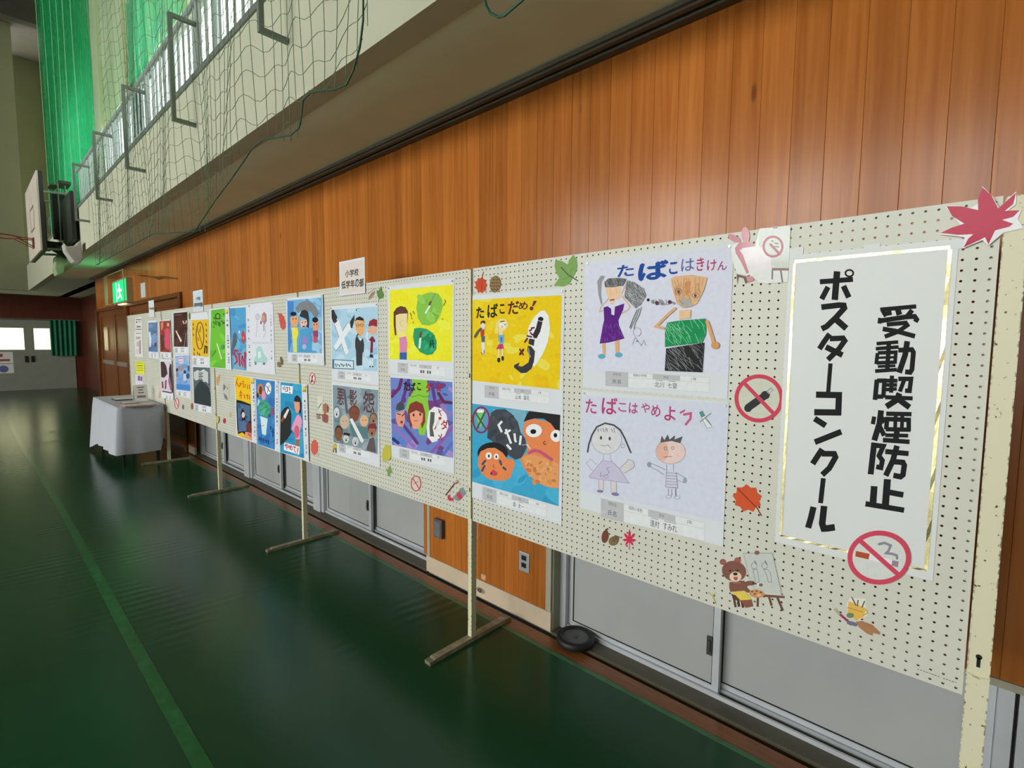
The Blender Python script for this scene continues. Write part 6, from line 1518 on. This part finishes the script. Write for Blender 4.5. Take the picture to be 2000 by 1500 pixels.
def d(A):
    A.poly((130, 140, 146), [(1380, 1310), (1455, 1225), (1470, 1215), (1505, 1275), (1490, 1290), (1430, 1350), (1395, 1335)]).poly((196, 60, 76), [(1408, 1290), (1440, 1255), (1470, 1315), (1440, 1340)]).poly((196, 60, 76), [(1325, 1300), (1345, 1285), (1355, 1315), (1385, 1320), (1380, 1345), (1345, 1348), (1328, 1330)])
sticker('grey and red paint tube sticker at the board corner', RB, d)
def d(A): A.ell((196, 178, 70), 262, 830, 18, 30).line((150, 110, 50), [(252, 850), (248, 885)], 12).line((90, 70, 44), [(270, 850), (272, 888)], 12)
sticker('tiny gold rosette sticker on the grey faces poster', RB, d, Y=-0.0040, name='rosette')
# around the board 2 / board 3 joint
def d(A):
    def inner(A): A.line((50, 44, 46), [(1625, 255), (1600, 350)], 16).line((50, 44, 46), [(1598, 355), (1620, 345)], 14)
    ban(A, 1614, 305, 46, 92, 11, inner, (224, 220, 214))
sticker('small narrow ban sign on the board right of the low blue posters', RD, d, cat='sign')
def d(A):
    A.poly((214, 210, 196), [(1690, 565), (1775, 570), (1765, 800), (1695, 790)]).line((110, 120, 110), [(1750, 680), (1705, 750)], 14).poly((160, 112, 84), [(1775, 700), (1810, 670), (1850, 700), (1860, 800), (1800, 830), (1775, 780)]).poly((110, 76, 60), [(1840, 700), (1862, 730), (1858, 810), (1840, 790)]).poly((150, 84, 72), [(1760, 850), (1800, 820), (1855, 860), (1850, 960), (1820, 970), (1765, 940)])
    for x in (1685, 1705, 1725): A.line((120, 80, 66), [(x, 840), (x+5, 910)], 9)
    A.line((130, 90, 74), [(1680, 840), (1770, 850)], 16)
sticker('brown dog sticker painting at an easel', RD, d)
def d(A): A.poly((206, 92, 76), leaf_pts(1648, 1335, 58, 122, 0, 11, 0.12)); A.line((190, 120, 90), [(1690, 1430), (1715, 1465)], 8)
sticker('red oval leaf sticker right of the low blue posters', RD, d)
def d(A): A.poly((196, 88, 76), [(1105, 475), (1150, 478), (1190, 530), (1215, 620), (1210, 700), (1175, 728), (1140, 690), (1120, 600)]); A.line((150, 90, 76), [(1090, 468), (1120, 520)], 7)
sticker('long red leaf sticker beside the three smoking people poster', RC, d)
def d(A): A.ell((126, 112, 84), 1118, 1245, 32, 46, -0.4); 
sticker('olive acorn sticker under the long red leaf', RC, d)
def d(A): A.ell((110, 92, 74), 1155, 1190, 22, 66, -0.2)
sticker('dark slim acorn sticker under the long red leaf', RC, d)
def d(A): A.poly((196, 150, 110), [(178, 290), (230, 240), (225, 330), (200, 410), (180, 400), (170, 340)]).line((206, 170, 130), [(140, 240), (175, 300)], 9).ell((222, 216, 206), 188, 436, 12, 12)
sticker('orange carrot shaped sticker beside the stand post', RD, d)
def d(A):
    A.poly((190, 188, 178), [(280, 360), (350, 340), (370, 400), (365, 620), (340, 640), (285, 590), (268, 450)]).poly((120, 118, 112), [(280, 380), (320, 420), (300, 470), (275, 480)]).poly((130, 128, 122), [(325, 420), (355, 450), (340, 470)]).poly((120, 118, 110), [(280, 520), (330, 560), (350, 630), (300, 600)])
sticker('grey mouse sticker left of the yellow and dark blue poster', RD, d)
def d(A): A.poly((168, 50, 56), leaf_pts(295, 938, 24, 44, 0, 8, 0.15))
sticker('small dark red leaf sticker left of the yellow and dark blue poster', RD, d)
def d(A): A.ell((190, 172, 120), 388, 845, 20, 34)
sticker('small tan nut sticker left of the yellow and dark blue poster', RD, d)
def d(A): A.poly((190, 184, 110), [(165, 880), (205, 865), (215, 930), (195, 975), (165, 960)])
sticker('pale yellow leaf sticker at the foot of the board joint', RD, d, Y=-0.0085)
# board 4
def d(A): A.poly((80, 110, 70), [(868, 395), (885, 440), (880, 490), (862, 490), (855, 440)])
sticker('dark green leaf sticker between the brown and ochre posters', RE, d)
def d(A):
    def inner(A): A.line((120, 100, 100), [(1218, 420), (1230, 450)], 6)
    ban(A, 1226, 440, 20, 54, 7, inner)
sticker('small narrow ban sign below the light blue haze poster', RF, d, cat='sign')
def d(A): A.ell((110, 100, 80), 1288, 475, 10, 25)
sticker('small dark acorn sticker below the light blue haze poster', RF, d)
def d(A): A.poly((160, 80, 66), leaf_pts(1376, 468, 14, 36, 0, 7, 0.15))
sticker('brick red leaf sticker beside the dark grey figure poster', RF, d)
def d(A): A.poly((190, 170, 140), [(1050, 330), (1068, 310), (1075, 360), (1060, 395), (1045, 380)])
sticker('faint tan leaf sticker above the cloth covered table', RF, d)
# small print at the lower corners of the first two boards
def small_print(reg, x0, y0, x1, y1, label):
    A = Art(reg, -0.0004); rn = random.Random(3); n = 14
    for i in range(n):
        if i == 8: continue
        u = i/n; x = x0+(x1-x0)*u; y = y0+(y1-y0)*u; w_ = (x1-x0)/n*0.7; h = 5.5/1.0*reg[2]/3.2258
        A.poly((120, 118, 104), [(x, y), (x+w_, y+w_*0.33), (x+w_, y+w_*0.33+h*rn.uniform(0.6, 1.2)), (x, y+h*rn.uniform(0.6, 1.2))])
    o = A.build('stencil_print', None, INK); c = np.mean(np.array(A.v), 0)
    for v in o.data.vertices: v.co -= Vector(c)
    o.location = Vector(c); tag(o, label, 'print', 'stencilled owner marks on the pegboards')
small_print(RCU, 1328, 825, 1580, 915, 'faint stencilled owner mark in the lower corner of the title board')
small_print(RB, 1400, 1415, 1492, 1448, 'faint stencilled owner mark below the paint tube sticker')
